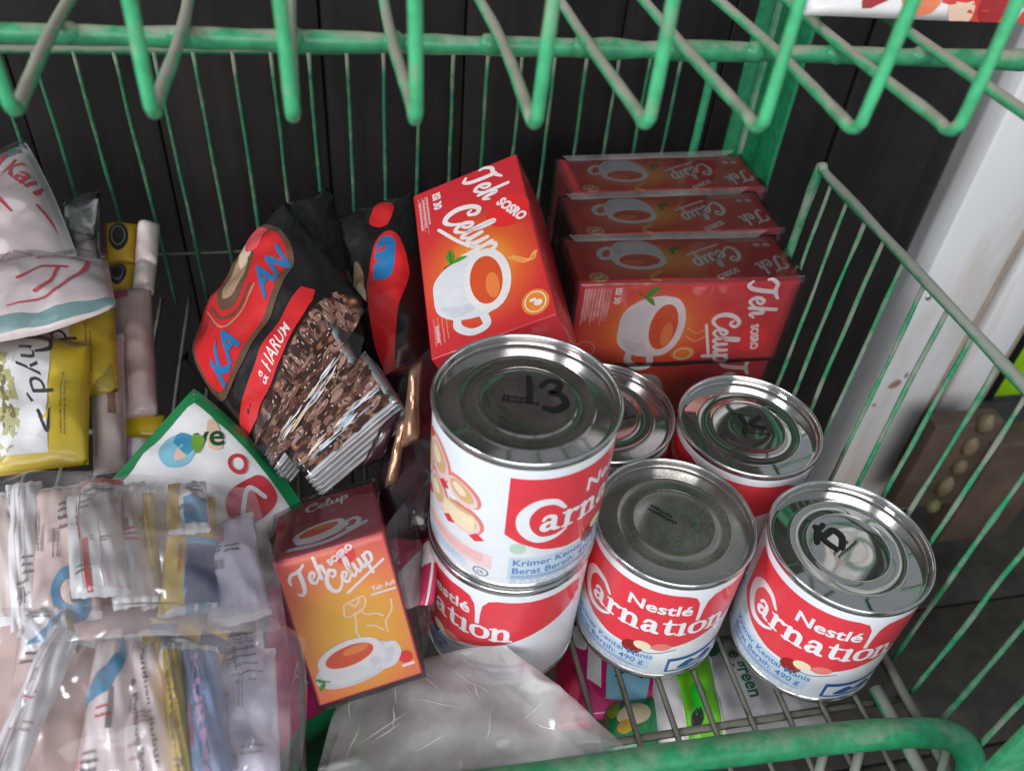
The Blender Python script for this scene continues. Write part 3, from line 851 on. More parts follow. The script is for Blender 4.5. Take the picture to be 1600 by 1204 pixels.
def can_proto():
    root = empty('milk_can')
    body = lathe('label', [(R - 0.0016, 0.0022), (R - 0.0009, 0.0032), (R - 0.0007, 0.0045), (R - 0.0007, 0.0735), (R - 0.0009, 0.0752), (R - 0.0016, 0.0762)], M_CANWHITE, root, 96)
    RR = R - 0.0007
    S = cyl_surf(RR)
    A = Art()
    # red panel with the white pouring gap over the letters
    left = [(0.0, 0.0705), (0.0, 0.037)]
    low = [(0.0, 0.037), (0.006, 0.0325), (0.016, 0.0275), (0.028, 0.0245), (0.042, 0.0245), (0.056, 0.0275), (0.070, 0.0325), (0.084, 0.0385), (0.096, 0.0445)]
    right = [(0.114, 0.052), (0.120, 0.059), (0.119, 0.0675), (0.113, 0.0705)]
    top = [(0.0765, 0.0705), (0.0722, 0.069), (0.0695, 0.0645), (0.0687, 0.058), (0.0685, 0.050), (0.0665, 0.050), (0.0663, 0.058), (0.0655, 0.0645), (0.063, 0.069), (0.0585, 0.0705)]
    A.poly(left[:1] + low + right + top, I_RED, 1)
    panel = A.build('red_panel', S, body, cut=0.002)
    A = Art()
    # big C sweeping round the a
    A.stroke([(0.0235, 0.0515, .0016), (0.0185, 0.0565, .0032), (0.0115, 0.0560, .0042), (0.0068, 0.0490, .0052), (0.0078, 0.0405, .0052), (0.0135, 0.0345, .0040), (0.0205, 0.0345, .0026), (0.0255, 0.0375, .0012)], .004, I_WHITE, 2)
    serif(A, 'arnation', 0.0135, 0.0395, 0.0092, I_WHITE, 3, rot=0.5, sx=1.05)
    A.build('brand_lettering', S, body, cut=0.002)
    A = Art()
    A.text('Nestl\u00e9', 0.0325, 0.0555, 0.0104, I_WHITE, 2, bold=0.022, sx=1.12)
    A.build('maker_lettering', S, body, cut=0.002)
    A = Art()
    A.blob([(0.036, 0.0245), (0.039, 0.0285), (0.045, 0.0275), (0.046, 0.0225), (0.042, 0.0185), (0.037, 0.0205)], I_DKRED, 2)
    A.ellipse(0.0455, 0.0275, 0.0042, 0.0034, I_CREAM, 3); A.ellipse(0.0545, 0.0285, 0.0048, 0.003, I_SALMON, 3, rot=10)
    A.stroke([(0.044, 0.0225), (0.052, 0.0225), (0.062, 0.0265)], 0.0006, I_GREY, 2)
    A.build('fruit_picture', S, body, cut=0.002)
    A = Art()
    A.rect(0.003, 0.0075, 0.0515, 0.0225, I_PALEBLUE, 1)
    A.text('Krimer Kental Manis', 0.0045, 0.0172, 0.0057, I_BLUE, 2, bold=0.008)
    A.text('Berat Bersih: 490 g', 0.0045, 0.0117, 0.0057, I_BLUE, 2, bold=0.008)
    for q in range(3): A.rect(0.0045, 0.0084 + q * 0.0009, 0.048 - q * 0.004, 0.0087 + q * 0.0009, I_BLUE, 2)
    A.ellipse(0.006, 0.0285, 0.0034, 0.0034, I_PALEGREEN, 1)
    A.build('caption', S, body, cut=0.002)
    A = Art()
    A.poly([(0.060, 0.006), (0.092, 0.006), (0.092, 0.0195), (0.060, 0.0180)], I_DEEPBLUE, 1)
    A.poly([(0.0615, 0.0075), (0.0905, 0.0075), (0.0905, 0.0165), (0.0615, 0.0155)], I_WHITE, 2)
    A.blob([(0.066, 0.009), (0.072, 0.0145), (0.077, 0.0115), (0.083, 0.015), (0.088, 0.0095), (0.080, 0.0085), (0.073, 0.0082)], I_DEEPBLUE, 3)
    A.blob([(0.072, 0.0098), (0.076, 0.0105), (0.080, 0.0098), (0.076, 0.0092)], I_WHITE, 4)
    A.build('blue_badge', S, body, cut=0.002)
    # pictures of bread and drinks left of the panel, nutrition box under them
    A = Art()
    for (cx, cy, rx, ry, rot) in ((-0.020, 0.051, 0.0085, 0.006, -25), (-0.036, 0.057, 0.008, 0.010, 30), (-0.0185, 0.036, 0.0085, 0.0072, -10), (-0.036, 0.038, 0.0075, 0.009, 15), (-0.050, 0.048, 0.0075, 0.011, 0)):
        A.ellipse(cx + 0.0006, cy + 0.0012, rx * 1.12, ry * 1.12, I_SALMON, 1, rot)
        A.ellipse(cx, cy, rx, ry, I_PINK, 2, rot)
        A.ellipse(cx, cy + 0.001, rx * .78, ry * .72, I_TAN, 3, rot)
        A.ellipse(cx - 0.001, cy + 0.0018, rx * .45, ry * .4, I_CREAM, 4, rot)
    for (cx, cy) in ((-0.031, 0.047), (-0.0265, 0.030), (-0.012, 0.029), (-0.045, 0.030), (-0.0445, 0.064)):
        A.poly([(cx - 0.003, cy), (cx + 0.0005, cy + 0.0035), (cx + 0.004, cy + 0.0005), (cx, cy - 0.002)], I_RED, 5)
    A.rect(-0.030, 0.0315, -0.0125, 0.041, I_CREAM, 4)
    A.rect(-0.0265, 0.0415, -0.0155, 0.0435, I_TAN, 5)
    A.build('food_picture', S, body, cut=0.002)
    A = Art()
    A.poly([(-0.050, 0.0145), (-0.004, 0.012), (-0.004, 0.021), (-0.050, 0.0235)], I_PINK, 1)
    A.poly([(-0.050, 0.008), (-0.016, 0.0075), (-0.016, 0.012), (-0.050, 0.014)], I_PALEBLUE, 1)
    for q in range(4): A.rect(-0.048 + 0.002 * q, 0.0155 + q * 0.0014, -0.008, 0.0158 + q * 0.0014, I_SALMON, 2)
    A.ring(-0.0085, 0.0085, 0.0033, 0.0026, 0.0006, I_GREY, 2)
    A.text('ZR', -0.0105, 0.0074, 0.0028, I_GREY, 2)
    A.build('nutrition_box', S, body, cut=0.002)
    A = Art()
    A.rect(-0.0608, 0.005, -0.0602, 0.073, I_GREY, 1)
    scribble(A, -0.047, 0.0085, 0.03, 0.005, 3, I_BLUE, 3, 2, sw=0.0002)
    scribble(A, 0.0045, 0.0045, 0.046, 0.003, 2, I_BLUE, 5, 2, sw=0.0002)
    A.build('fine_print', S, body, cut=0.002)
    # the far side repeats a red panel
    A = Art()
    A.poly([(0.132, 0.0705), (0.132, 0.037), (0.140, 0.027), (0.155, 0.0245), (0.180, 0.031), (0.180, 0.0705)], I_RED, 1)
    A.build('rear_panel', S, body, cut=0.002)
    # rims (double seams)
    lathe('top_rim', [(R - 0.0016, 0.0745), (R - 0.0004, 0.0754), (R, 0.0765), (R + 0.0001, 0.0783), (R - 0.0003, 0.0792), (R - 0.0008, 0.0795), (R - 0.0013, 0.0791), (R - 0.0017, 0.0780), (R - 0.0019, 0.0745)], M_RIM, root, 96)
    lathe('bottom_rim', [(R - 0.0030, 0.0012), (R - 0.0018, 0.0002), (R - 0.0008, 0.0000), (R - 0.0001, 0.0006), (R, 0.0024), (R - 0.0004, 0.0034), (R - 0.0016, 0.0042)], M_RIM, root, 96)
    z0 = 0.0752
    prof = [(R - 0.0018, z0 + 0.001), (R - 0.0021, z0 - 0.0004), (R - 0.0027, z0 - 0.0006)]
    def bead(r, w, h):
        return [(r + w, z0), (r + w * .5, z0 + h * .7), (r, z0 + h), (r - w * .5, z0 + h * .7), (r - w, z0)]
    prof += [(0.0346, z0)] + bead(0.0272, 0.0014, 0.0005) + bead(0.0195, 0.0014, 0.0005) + [(0.008, z0 - 0.0001), (0.0001, z0)]
    lathe('lid', prof, M_LID, root, 96)
    return root

proto = can_proto()
CANS = []
def place_can(root, x, y, z, rot, label, lidmat=None, tilt=(0, 0)):
    root.location = (x, y, z)
    root.rotation_euler = (tilt[0], tilt[1], math.radians(rot))
    tag(root, label, 'can', 'tins of condensed milk')
    root['tin'] = len(CANS)
    CANS.append(root)
    return root
def facing(x, y): return math.degrees(math.atan2(-y, -x))
specs = [  # x, y, z, degrees from the side facing us to the panel's left edge, label
    (0.0706, 0.2405, H, -4, 'milk can with 13 handwritten on its lid, standing on another can'),
    (0.0700, 0.2400, 0.0, -118, 'lower milk can of the stack, under the can marked 13'),
    (0.1472, 0.2324, 0.0, -64, 'milk can with the dustiest grey lid, middle of the front row'),
    (0.2256, 0.2074, 0.0, -58, 'rightmost milk can at the front, its shiny lid mirroring the white post'),
    (0.2094, 0.2892, 0.0, -125, 'milk can at the back right, its dark lid mirroring a red tea box'),
    (0.1330, 0.3080, 0.0, -150, 'milk can half hidden behind the stack, in front of the red tea boxes'),
]
allc = [proto] + [copy_tree(proto) for _ in specs[1:]]
lidm = [M_LID, M_LID, M_LIDDUSTY, M_LIDCLEAN, M_LIDCLEAN, M_LID]
for c, (x, y, z, off, lab), lm in zip(allc, specs, lidm):
    place_can(c, x, y, z, facing(x, y) + off, lab)
    for ch in c.children:
        if ch.name.startswith('lid') and lm is not M_LID:
            ch.data = ch.data.copy(); ch.data.materials[0] = lm
def lid_marks(can, marks, code_at, code_rot, code_n=(9, 7)):
    """marker figures and the stamped date code on a lid, in lid coordinates seen from the camera"""
    rot = -can.rotation_euler.z + math.radians(-8)
    zz = 0.0753
    ex = Vector((math.cos(rot), math.sin(rot), 0)); ey = Vector((-math.sin(rot), math.cos(rot), 0))
    S = plane_surf((0, 0, zz + 0.0001), ex, ey)
    lid = [c for c in can.children if c.name.startswith('lid')][0]
    if marks:
        A = Art()
        for st, w in marks: A.stroke(st, w, I_MARKER, 2)
        A.build('marker_figure', S, lid)
    A = Art()
    random.seed(len(CANS) + int(code_rot))
    A.frame(code_at[0], code_at[1], code_rot, 1)
    for r_ in range(2):
        xx = 0
        for q in range(code_n[r_]):
            h = random.uniform(0.0009, 0.0018)
            A.stroke([(xx, r_ * 0.0024), (xx + 0.0006, r_ * 0.0024 + h), (xx + 0.0011, r_ * 0.0024 + 0.0004)], 0.0005, I_MARKER, 1, n=2)
            xx += 0.0017
    A.build('date_stamp', S, lid)
mm = 0.001
lid_marks(allc[0], [([(1.5 * mm, 14 * mm), (1.6 * mm, 8 * mm), (1.0 * mm, 0)], 0.0026),
                    ([(6.5 * mm, 9 * mm, .0018), (9.5 * mm, 12 * mm, .0022), (14 * mm, 11 * mm, .0026), (13 * mm, 6.5 * mm, .0026), (9.5 * mm, 4.8 * mm, .002), (14 * mm, 3.6 * mm, .0026), (15.5 * mm, -1.5 * mm, .003), (11 * mm, -5 * mm, .003), (6.5 * mm, -4 * mm, .0018)], 0.0024)], (-10 * mm, -0.5 * mm), -8)
lid_marks(allc[2], None, (-11 * mm, 8 * mm), -38)
lid_marks(allc[3], [([(-14 * mm, 3 * mm), (-12 * mm, 9 * mm), (-8 * mm, 13 * mm)], 0.0028), ([(-9 * mm, 7 * mm), (-4 * mm, 10 * mm), (-1 * mm, 6 * mm), (-3 * mm, 0)], 0.0032), ([(-12 * mm, 12 * mm), (-10 * mm, 4 * mm), (-6 * mm, -1 * mm)], 0.0026)], (-6 * mm, -6 * mm), 38)
lid_marks(allc[4], [([(-2 * mm, 9 * mm), (-1 * mm, 2 * mm), (-3 * mm, -3 * mm)], 0.0026), ([(8 * mm, 8 * mm), (2 * mm, 3 * mm), (9 * mm, 0 * mm)], 0.0024)], (-4 * mm, -3 * mm), -10)
lid_marks(allc[5], None, (4 * mm, -6 * mm), 20)
# bottom tin carries no lid print: it is covered

# ================================================================== tea boxes
def lin(*c): return srgb(*c)
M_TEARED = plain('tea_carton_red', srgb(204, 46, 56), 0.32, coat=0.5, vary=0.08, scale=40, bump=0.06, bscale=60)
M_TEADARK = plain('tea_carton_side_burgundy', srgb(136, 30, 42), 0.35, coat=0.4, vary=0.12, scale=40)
STOPS = [(0.0, srgb(250, 196, 90)), (1.0, srgb(208, 44, 54)), (0.2, srgb(246, 160, 62)), (0.42, srgb(232, 98, 50)), (0.66, srgb(214, 54, 54))]
M_GLOWL = mat_gradient('tea_print_glow_wide', (0.62, 0.48), (1.9, 1.15), STOPS)
M_GLOWP = mat_gradient('tea_print_glow_tall', (0.55, 0.36), (1.15, 1.9), STOPS)
M_GLOWH = mat_gradient('tea_print_glow_orange', (0.52, 0.40), (0.95, 1.2), [(0.0, srgb(246, 190, 62)), (1.0, srgb(222, 70, 70)), (0.35, srgb(244, 170, 62)), (0.55, srgb(240, 132, 76)), (0.8, srgb(232, 92, 82))])
T_WHITE = ink('tea_white', 240, 232, 232)
T_CUP = ink('tea_cup_white', 228, 228, 232)
T_CUPSH = ink('tea_cup_grey', 214, 214, 222)
T_TEA = ink('tea_orange', 222, 84, 42)
T_TEALT = ink('tea_orange_light', 238, 132, 70)
T_DISC = ink('tea_red_disc', 232, 46, 48)
T_LEAF = ink('tea_leaf', 78, 150, 44)
T_LEAF2 = ink('tea_leaf_dark', 44, 104, 36)
T_BADGE = ink('tea_badge', 238, 140, 48)
T_PALE = ink('tea_small_print', 226, 170, 168)
T_STEAMW = ink('tea_pale_line', 250, 222, 186)
T_STEAM = ink('tea_steam', 246, 176, 96)
def cup(A, cx, cy, s, rot=0, layer=2, ry=0.55, deep=1.35, handle=1):
    def T(x, y):
        a = math.radians(rot); return (cx + s * (x * math.cos(a) - y * math.sin(a)), cy + s * (x * math.sin(a) + y * math.cos(a)))
    A.blob([T(*p) for p in ((-1.0, 0), (-1.02, -.5), (-.85, -deep * .72), (-.5, -deep * .96), (0, -deep), (.5, -deep * .96), (.85, -deep * .72), (1.02, -.5), (1.0, 0), (.5, .4), (0, .5), (-.5, .4))], T_CUP, layer)
    A.blob([T(*p) for p in ((.55, -.4), (.8, -.5), (.8, -deep * .7), (.35, -deep * .9), (.5, -.8))], T_CUPSH, layer + 1)
    if handle:
        A.stroke([T(*p) for p in ((.95, -.25), (1.35, -.2), (1.42, -.55), (1.15, -.85), (.85, -.85))], s * .2, T_CUP, layer)
    A.ellipse(cx, cy, s * 1.02, s * ry * 1.04, T_WHITE, layer + 2, rot)
    A.ellipse(cx, cy - s * .03, s * .78, s * ry * .72, T_TEA, layer + 3, rot)
    x, y = T(.25, .1)
    A.ellipse(x, y, s * .42, s * ry * .3, T_TEALT, layer + 4, rot)
def leaves(A, x, y, s, layer=6, rot=0):
    a = math.radians(rot); c, sn = math.cos(a), math.sin(a)
    T = lambda p: (x + s * (p[0] * c - p[1] * sn), y + s * (p[0] * sn + p[1] * c))
    A.blob([T(p) for p in ((0, 0), (-.5, .28), (-1.1, .2), (-.6, -.18))], T_LEAF, layer)
    A.blob([T(p) for p in ((0, 0), (.1, .4), (.05, .95), (-.22, .45))], T_LEAF, layer)
    A.stroke([T(p) for p in ((-1, .15), (-.5, .06), (0, 0))], s * .06, T_LEAF2, layer + 1)
    A.stroke([T(p) for p in ((.05, -.5), (0, 0))], s * .08, T_LEAF2, layer)
def art_wide(W, Hh):
    """lying design: words left, cup right"""
    A = Art(); k = Hh / 0.066
    script(A, 'Teh', 0.055 * W, 0.50 * Hh, 0.0088 * k, T_WHITE, 3, rot=22)
    A.ellipse(0.345 * W, 0.815 * Hh, 0.0125 * k, 0.0125 * k, T_DISC, 1)
    A.text('SOSRO', 0.275 * W, 0.73 * Hh, 0.0080 * k, T_WHITE, 3, rot=28, bold=0.05, sx=0.95)
    script(A, 'Celup', 0.235 * W, 0.235 * Hh, 0.0100 * k, T_WHITE, 3, rot=25)
    A.stroke([(0.30 * W, 0.20 * Hh), (0.40 * W, 0.33 * Hh), (0.47 * W, 0.44 * Hh)], 0.0022 * k, T_WHITE, 3)
    L = A
    B = Art()
    cup(B, 0.695 * W, 0.54 * Hh, 0.0225 * k)
    leaves(B, 0.535 * W, 0.27 * Hh, 0.010 * k, rot=10)
    for q in range(3): B.stroke([(0.62 * W, (0.74 + .02 * q) * Hh), (0.68 * W, (0.86 + .03 * q) * Hh), (0.64 * W, (.95 + .01 * q) * Hh)], 0.0008, T_STEAM, 1)
    D = Art()
    D.ellipse(0.905 * W, 0.87 * Hh, 0.0085 * k, 0.0072 * k, T_BADGE, 1)
    D.ring(0.905 * W, 0.87 * Hh, 0.0066 * k, 0.0054 * k, 0.0006 * k, T_WHITE, 2)
    D.ellipse(0.913 * W, 0.89 * Hh, 0.002 * k, 0.0022 * k, T_WHITE, 2); D.rect(0.885 * W, 0.83 * Hh, 0.90 * W, 0.88 * Hh, T_WHITE, 2)
    E_ = Art()
    E_.text('ISI 30', 0.05 * W, 0.185 * Hh, 0.0066 * k, T_WHITE, 2, bold=0.04)
    for q in range(3): E_.rect((0.05 + .01 * q) * W, (0.12 - q * .035) * Hh, (0.24 + .012 * q) * W, (0.135 - q * .035) * Hh, T_PALE, 1)
    E_.rect(0.84 * W, 0.065 * Hh, 0.93 * W, 0.09 * Hh, T_PALE, 1)
    scribble(E_, 0.045 * W, 0.03 * Hh, 0.26 * W, 0.09 * Hh, 3, T_PALE, 3, 1.2, sw=0.0004)
    scribble(E_, 0.80 * W, 0.035 * Hh, 0.15 * W, 0.14 * Hh, 4, T_PALE, 5, 1.2, sw=0.0004)
    return (('lettering', L), ('cup_picture', B), ('badge', D), ('small_print', E_))
def art_tall(W, Hh):
    """upright design: words above, cup below"""
    A = Art(); k = W / 0.06
    script(A, 'Teh', 0.05 * W, 0.765 * Hh, 0.0085 * k, T_WHITE, 3, rot=14)
    A.ellipse(0.72 * W, 0.86 * Hh, 0.0098 * k, 0.0098 * k, T_DISC, 1)
    A.text('SOSRO', 0.54 * W, 0.83 * Hh, 0.0066 * k, T_WHITE, 3, rot=14, bold=0.05, sx=0.95)
    script(A, 'Celup', 0.40 * W, 0.635 * Hh, 0.0082 * k, T_WHITE, 3, rot=14)
    A.stroke([(0.52 * W, 0.615 * Hh), (0.9 * W, 0.665 * Hh)], 0.0018 * k, T_WHITE, 3)
    B = Art()
    cup(B, 0.53 * W, 0.42 * Hh, 0.0215 * k, deep=1.3)
    leaves(B, 0.16 * W, 0.30 * Hh, 0.0095 * k, rot=-40)
    for q in range(2): B.stroke([((.55 + .1 * q) * W, 0.53 * Hh), ((.62 + .1 * q) * W, 0.58 * Hh), ((.56 + .1 * q) * W, 0.63 * Hh)], 0.0008, T_STEAM, 1)
    D = Art()
    D.ellipse(0.88 * W, 0.54 * Hh, 0.0055 * k, 0.0075 * k, T_BADGE, 1)
    D.ring(0.88 * W, 0.54 * Hh, 0.004 * k, 0.0056 * k, 0.0006, T_WHITE, 2)
    E_ = Art()
    for q in range(9): E_.rect(0.05 * W, (0.03 + q * .014) * Hh, (.48 - .05 * (q % 3)) * W, (0.034 + q * .014) * Hh, T_PALE, 1)
    E_.text('ISI 30', 0.05 * W, 0.165 * Hh, 0.005 * k, T_WHITE, 2, bold=0.04)
    E_.ring(0.78 * W, 0.07 * Hh, 0.006 * k, 0.006 * k, 0.0005, T_PALE, 1)
    scribble(E_, 0.06 * W, 0.025 * Hh, 0.42 * W, 0.12 * Hh, 7, T_PALE, 7, 1.2, sw=0.0004)
    return (('lettering', A), ('cup_picture', B), ('badge', D), ('small_print', E_))
def print_face(parent, o, ex, ey, W, Hh, glow, design):
    o, ex, ey = Vector(o), Vector(ex), Vector(ey)
    n = ex.cross(ey).normalized()
    g = 0.0009
    n_ = 8
    vs_, fs, uv = [], [], []
    for j in range(n_ + 1):
        for i in range(n_ + 1):
            u, v = i / n_, j / n_
            vs_.append(o + ex * (g + (W - 2 * g) * u) + ey * (g + (Hh - 2 * g) * v) + n * 0.00005); uv.append((u, v))
    for j in range(n_):
        for i in range(n_):
            a = j * (n_ + 1) + i; fs.append((a, a + 1, a + n_ + 2, a + n_ + 1))
    pf = mesh('printed_face', vs_, fs, glow, parent, uvs=uv)
    S = plane_surf(o + n * 0.00008, ex, ey)
    for nm, a in design(W, Hh): a.build(nm, S, parent, smooth=False)
    return pf
def film_shell(parent, x0, x1, y0, y1, z0, z1, seed, amp=0.0007, mat=None, n=14):
    """loose clear wrap over a carton"""
    bm = bmesh.new()
    v, f = box_data(x0, x1, y0, y1, z0, z1)
    q = [bm.verts.new(p) for p in v]
    for t in f: bm.faces.new([q[i] for i in t])
    bmesh.ops.subdivide_edges(bm, edges=bm.edges[:], cuts=n, use_grid_fill=True)
    c = Vector(((x0 + x1) / 2, (y0 + y1) / 2, (z0 + z1) / 2))
    for vv in bm.verts:
        p = vv.co
        w = noise.noise(p * 70 + Vector((seed, 0, 0))) + 0.6 * noise.noise(Vector((p.x * 40, p.y * 170, p.z * 170)) + Vector((0, seed, 0)))
        vv.co = p + (p - c).normalized() * (0.0019 + amp * max(-0.8, w))
    me = bpy.data.meshes.new('film_wrap'); bm.to_mesh(me); bm.free()
    me.materials.append(mat or M_WRAP)
    for p in me.polygons: p.use_smooth = True
    return link_mesh('film_wrap', me, parent)

BL_, BH_, BD_ = 0.131, 0.0595, 0.0475            # length, height, depth of a tea box as it lies
def lying_box(x, y, z, yaw, label, front, seed, flap=True):
    m = Matrix.Translation((x, y, z)) @ Matrix.Rotation(math.radians(yaw), 4, 'Z')
    root = empty('tea_box', mat=m)
    tag(root, label, 'tea box', 'red boxes of tea bags')
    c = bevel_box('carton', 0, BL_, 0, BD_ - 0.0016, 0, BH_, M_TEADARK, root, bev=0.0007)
    print_face(c, (BL_, BD_ - 0.0016, BH_), (-1, 0, 0), (0, -1, 0), BL_, BD_ - 0.0016, M_GLOWL, art_wide)
    if front: print_face(c, (0, 0, BH_), (0, 0, -1), (1, 0, 0), BH_, BL_, M_GLOWP, art_tall)
    film_shell(root, 0, BL_, 0, BD_ - 0.0016, 0, BH_, seed, mat=M_WRAPRED)
    if flap:                                     # gathered film along the back edge, its glare put into the milky colour
        A = Pillow((0.006, BD_ - 0.007, BH_ + 0.0014), (BL_ - 0.012, BD_ - 0.0055, BH_ + 0.0016), (BL_ - 0.004, BD_ - 0.001, BH_ + 0.004), (0.003, BD_ - 0.001, BH_ + 0.0022), 0.0006, 24, 5, 0.0004, seed)
        A.build('film_fold', M_FOLD, root, closed=False)
    return root
lying_box(0.1290, 0.3655, 0.0600, -2.7, 'frontmost upper red tea box of the stack, its front face with upright cup showing', True, 1)
lying_box(0.1400, 0.4125, 0.0600, -0.6, 'middle red tea box in the top layer of the stack', False, 2)
lying_box(0.1500, 0.4605, 0.0610, 0.0, 'rearmost red tea box in the top layer, beside the green corner post', False, 3)
lying_box(0.1280, 0.3670, 0.0, -2.2, 'lower red tea box under the frontmost one, behind the milk cans', True, 4, False)
lying_box(0.1390, 0.4145, 0.0, -0.6, 'lower red tea box in the bottom layer, second from the front', False, 5, False)
lying_box(0.1490, 0.4625, 0.0, 0.0, 'lower red tea box in the bottom layer at the very back', False, 6, False)

# the box lying open-faced on the coffee packs, tilted to the left
TL, TR, BR, BLc = Vector((.0468, .448, .1296)), Vector((.1059, .4421, .1586)), Vector((.1012, .3123, .1416)), Vector((.0421, .3182, .1127))
ex = (TR - TL).normalized(); ey = (TL - BLc).normalized(); ez = ex.cross(ey)
m = Matrix(((ex.x, ey.x, ez.x, BLc.x), (ex.y, ey.y, ez.y, BLc.y), (ex.z, ey.z, ez.z, BLc.z), (0, 0, 0, 1)))
root = empty('tea_box', mat=m)
tag(root, 'single tilted red tea box lying on the coffee packs behind the can marked 13', 'tea box', 'red boxes of tea bags')
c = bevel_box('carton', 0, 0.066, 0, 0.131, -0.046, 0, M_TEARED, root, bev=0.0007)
print_face(c, (0, 0.131, 0), (0, -1, 0), (1, 0, 0), 0.131, 0.066, M_GLOWL, art_wide)

# small orange box standing at the front
TL, TR, BR, BLc = Vector((-.0345, .2177, .0970)), Vector((.01065, .2224, .1044)), Vector((.02405, .19065, .0434)), Vector((-.02105, .1859, .0360))
ex = (TR - TL).normalized(); ez = ex.cross((TL - BLc).normalized()).normalized(); ey = ez.cross(ex)
m = Matrix(((ex.x, ey.x, ez.x, BLc.x), (ex.y, ey.y, ez.y, BLc.y), (ex.z, ey.z, ez.z, BLc.z), (0, 0, 0, 1)))
root = empty('tea_box', mat=m)
tag(root, 'small orange tea box standing upright in front of the coffee sachets', 'tea box', 'red boxes of tea bags')
HW, HH, HD = 0.046, 0.070, 0.058
M_TEAPLUM = plain('tea_carton_shaded_plum', srgb(168, 52, 66), 0.3, coat=0.5, vary=0.15, scale=40)  # top dimmer than the lit front, shade put into this plum
c = bevel_box('carton', 0, HW, 0, HH, -HD, 0, M_TEAPLUM, root, bev=0.0006)
def art_small(W, Hh):
    A = Art()
    script(A, 'Teh', 0.17 * W, 0.76 * Hh, 0.0050, T_WHITE, 3, rot=25)
    A.ellipse(0.62 * W, 0.925 * Hh, 0.0042, 0.0042, T_DISC, 1)
    A.text('SOSRO', 0.47 * W, 0.885 * Hh, 0.0038, T_WHITE, 3, rot=25, bold=0.05)
    script(A, 'Celup', 0.43 * W, 0.70 * Hh, 0.0048, T_WHITE, 3, rot=28)
    A.stroke([(0.55 * W, 0.685 * Hh), (0.72 * W, 0.75 * Hh), (0.93 * W, 0.83 * Hh)], 0.0011, T_WHITE, 3)
    B = Art()
    B.ellipse(0.44 * W, 0.20 * Hh, 0.0185, 0.0085, T_CUPSH, 1, rot=8)
    cup(B, 0.40 * W, 0.285 * Hh, 0.0135, rot=6, ry=.48, deep=.95)
    leaves(B, 0.12 * W, 0.16 * Hh, 0.0045, rot=60)
    D = Art()
    for pts in (((.48, .61), (.47, .53), (.64, .555), (.67, .635), (.48, .61)), ((.53, .615), (.58, .585), (.63, .625)), ((.555, .545), (.54, .47), (.52, .42), (.545, .36)), ((.60, .55), (.66, .51), (.74, .50), (.79, .47)), ((.90, .56), (.885, .50), (.84, .46), (.80, .43), (.79, .36)), ((.62, .44), (.70, .42), (.76, .38))):
        D.stroke([(a * W, b * Hh) for a, b in pts], 0.0007, T_STEAMW, 1, n=3)
    D.poly([(.50 * W, .60 * Hh), (.49 * W, .54 * Hh), (.63 * W, .56 * Hh), (.65 * W, .625 * Hh)], T_STEAM, .5)
    D.ellipse(0.885 * W, 0.155 * Hh, 0.003, 0.003, T_DISC, 1); D.rect(.83 * W, .09 * Hh, .95 * W, .11 * Hh, T_WHITE, 1)
    E_ = Art()
    E_.rect(.74 * W, .62 * Hh, .97 * W, .632 * Hh, T_WHITE, 1); E_.text('Teh Asli', .76 * W, .645 * Hh, 0.003, T_WHITE, 1, rot=4, bold=.02)
    return (('lettering', A), ('cup_picture', B), ('tea_bag_picture', D), ('small_print', E_))
print_face(c, (0, 0, 0), (1, 0, 0), (0, 1, 0), HW, HH, M_GLOWH, art_small)
def art_top(W, Hh):
    B = Art(); cup(B, 0.42 * W, 0.33 * Hh, 0.0115, rot=18, ry=.5, deep=.9); B.stroke([(.15 * W, .12 * Hh), (.5 * W, .1 * Hh), (.85 * W, .25 * Hh)], .003, T_CUPSH, 1)
    A = Art(); script(A, 'Celup', .3 * W, .72 * Hh, .0042, T_WHITE, 3, rot=12)
    return (('cup_picture', B), ('lettering', A))
print_face(c, (0, HH, 0), (1, 0, 0), (0, 0, -1), HW, HD, M_TEAPLUM, art_top)
film_shell(root, 0, HW, 0, HH, -HD, 0, 21, 0.0006)
# loose wrap standing off the right-hand side of the box
A = Pillow((HW + .0005, .004, -.002), (HW + .012, .008, -.03), (HW + .014, HH * .97, -.034), (HW + .001, HH + .001, -.001), 0.002, 10, 14, 0.0012, 5)
A.build('loose_film', M_WRAP, root, closed=False)

# ================================================================== coffee packs
M_BLACKFOIL = plain('black_glossy_foil', (0.010, 0.008, 0.009, 1), 0.22, coat=0.6, vary=0.3, scale=30, bump=0.35, bscale=90)
M_PLUMFOIL = plain('dark_plum_foil', (0.030, 0.012, 0.016, 1), 0.22, coat=0.5, vary=0.3, scale=30, bump=0.3, bscale=80)
M_AMBERGLINT = plain('amber_glint', (0.35, 0.20, 0.13, 1), 0.2, metal=0.7, vary=0.3, scale=30, bump=0.5, bscale=80)  # amber highlights of the dark plastic, given as a colour of their own
M_BEANS = mat_beans('printed_coffee_beans')
M_SILVER = plain('silver_foil_edge', (0.55, 0.60, 0.64, 1), 0.3, metal=0.6, vary=0.15, scale=60, bump=0.3, bscale=200)
K_RED = ink('coffee_red', 206, 40, 44, rough=.3, coat=.5)
K_PINK = ink('coffee_pink', 220, 84, 92)
K_BLUE = ink('coffee_blue', 38, 112, 168)
K_BROWN = ink('coffee_brown', 96, 72, 56)
K_TAN = ink('coffee_tan', 168, 138, 110)
K_CREAM = ink('coffee_cream', 214, 194, 168)
K_WHITE = ink('coffee_white', 232, 220, 220)
K_BEAN = [ink('bean_%d' % i, *c) for i, c in enumerate(((72, 44, 36), (98, 64, 54), (126, 90, 78), (52, 30, 26), (150, 118, 108)))]
K_CREASE = ink('bean_crease', 34, 18, 14); K_GLINT = ink('bean_glint', 214, 182, 168)
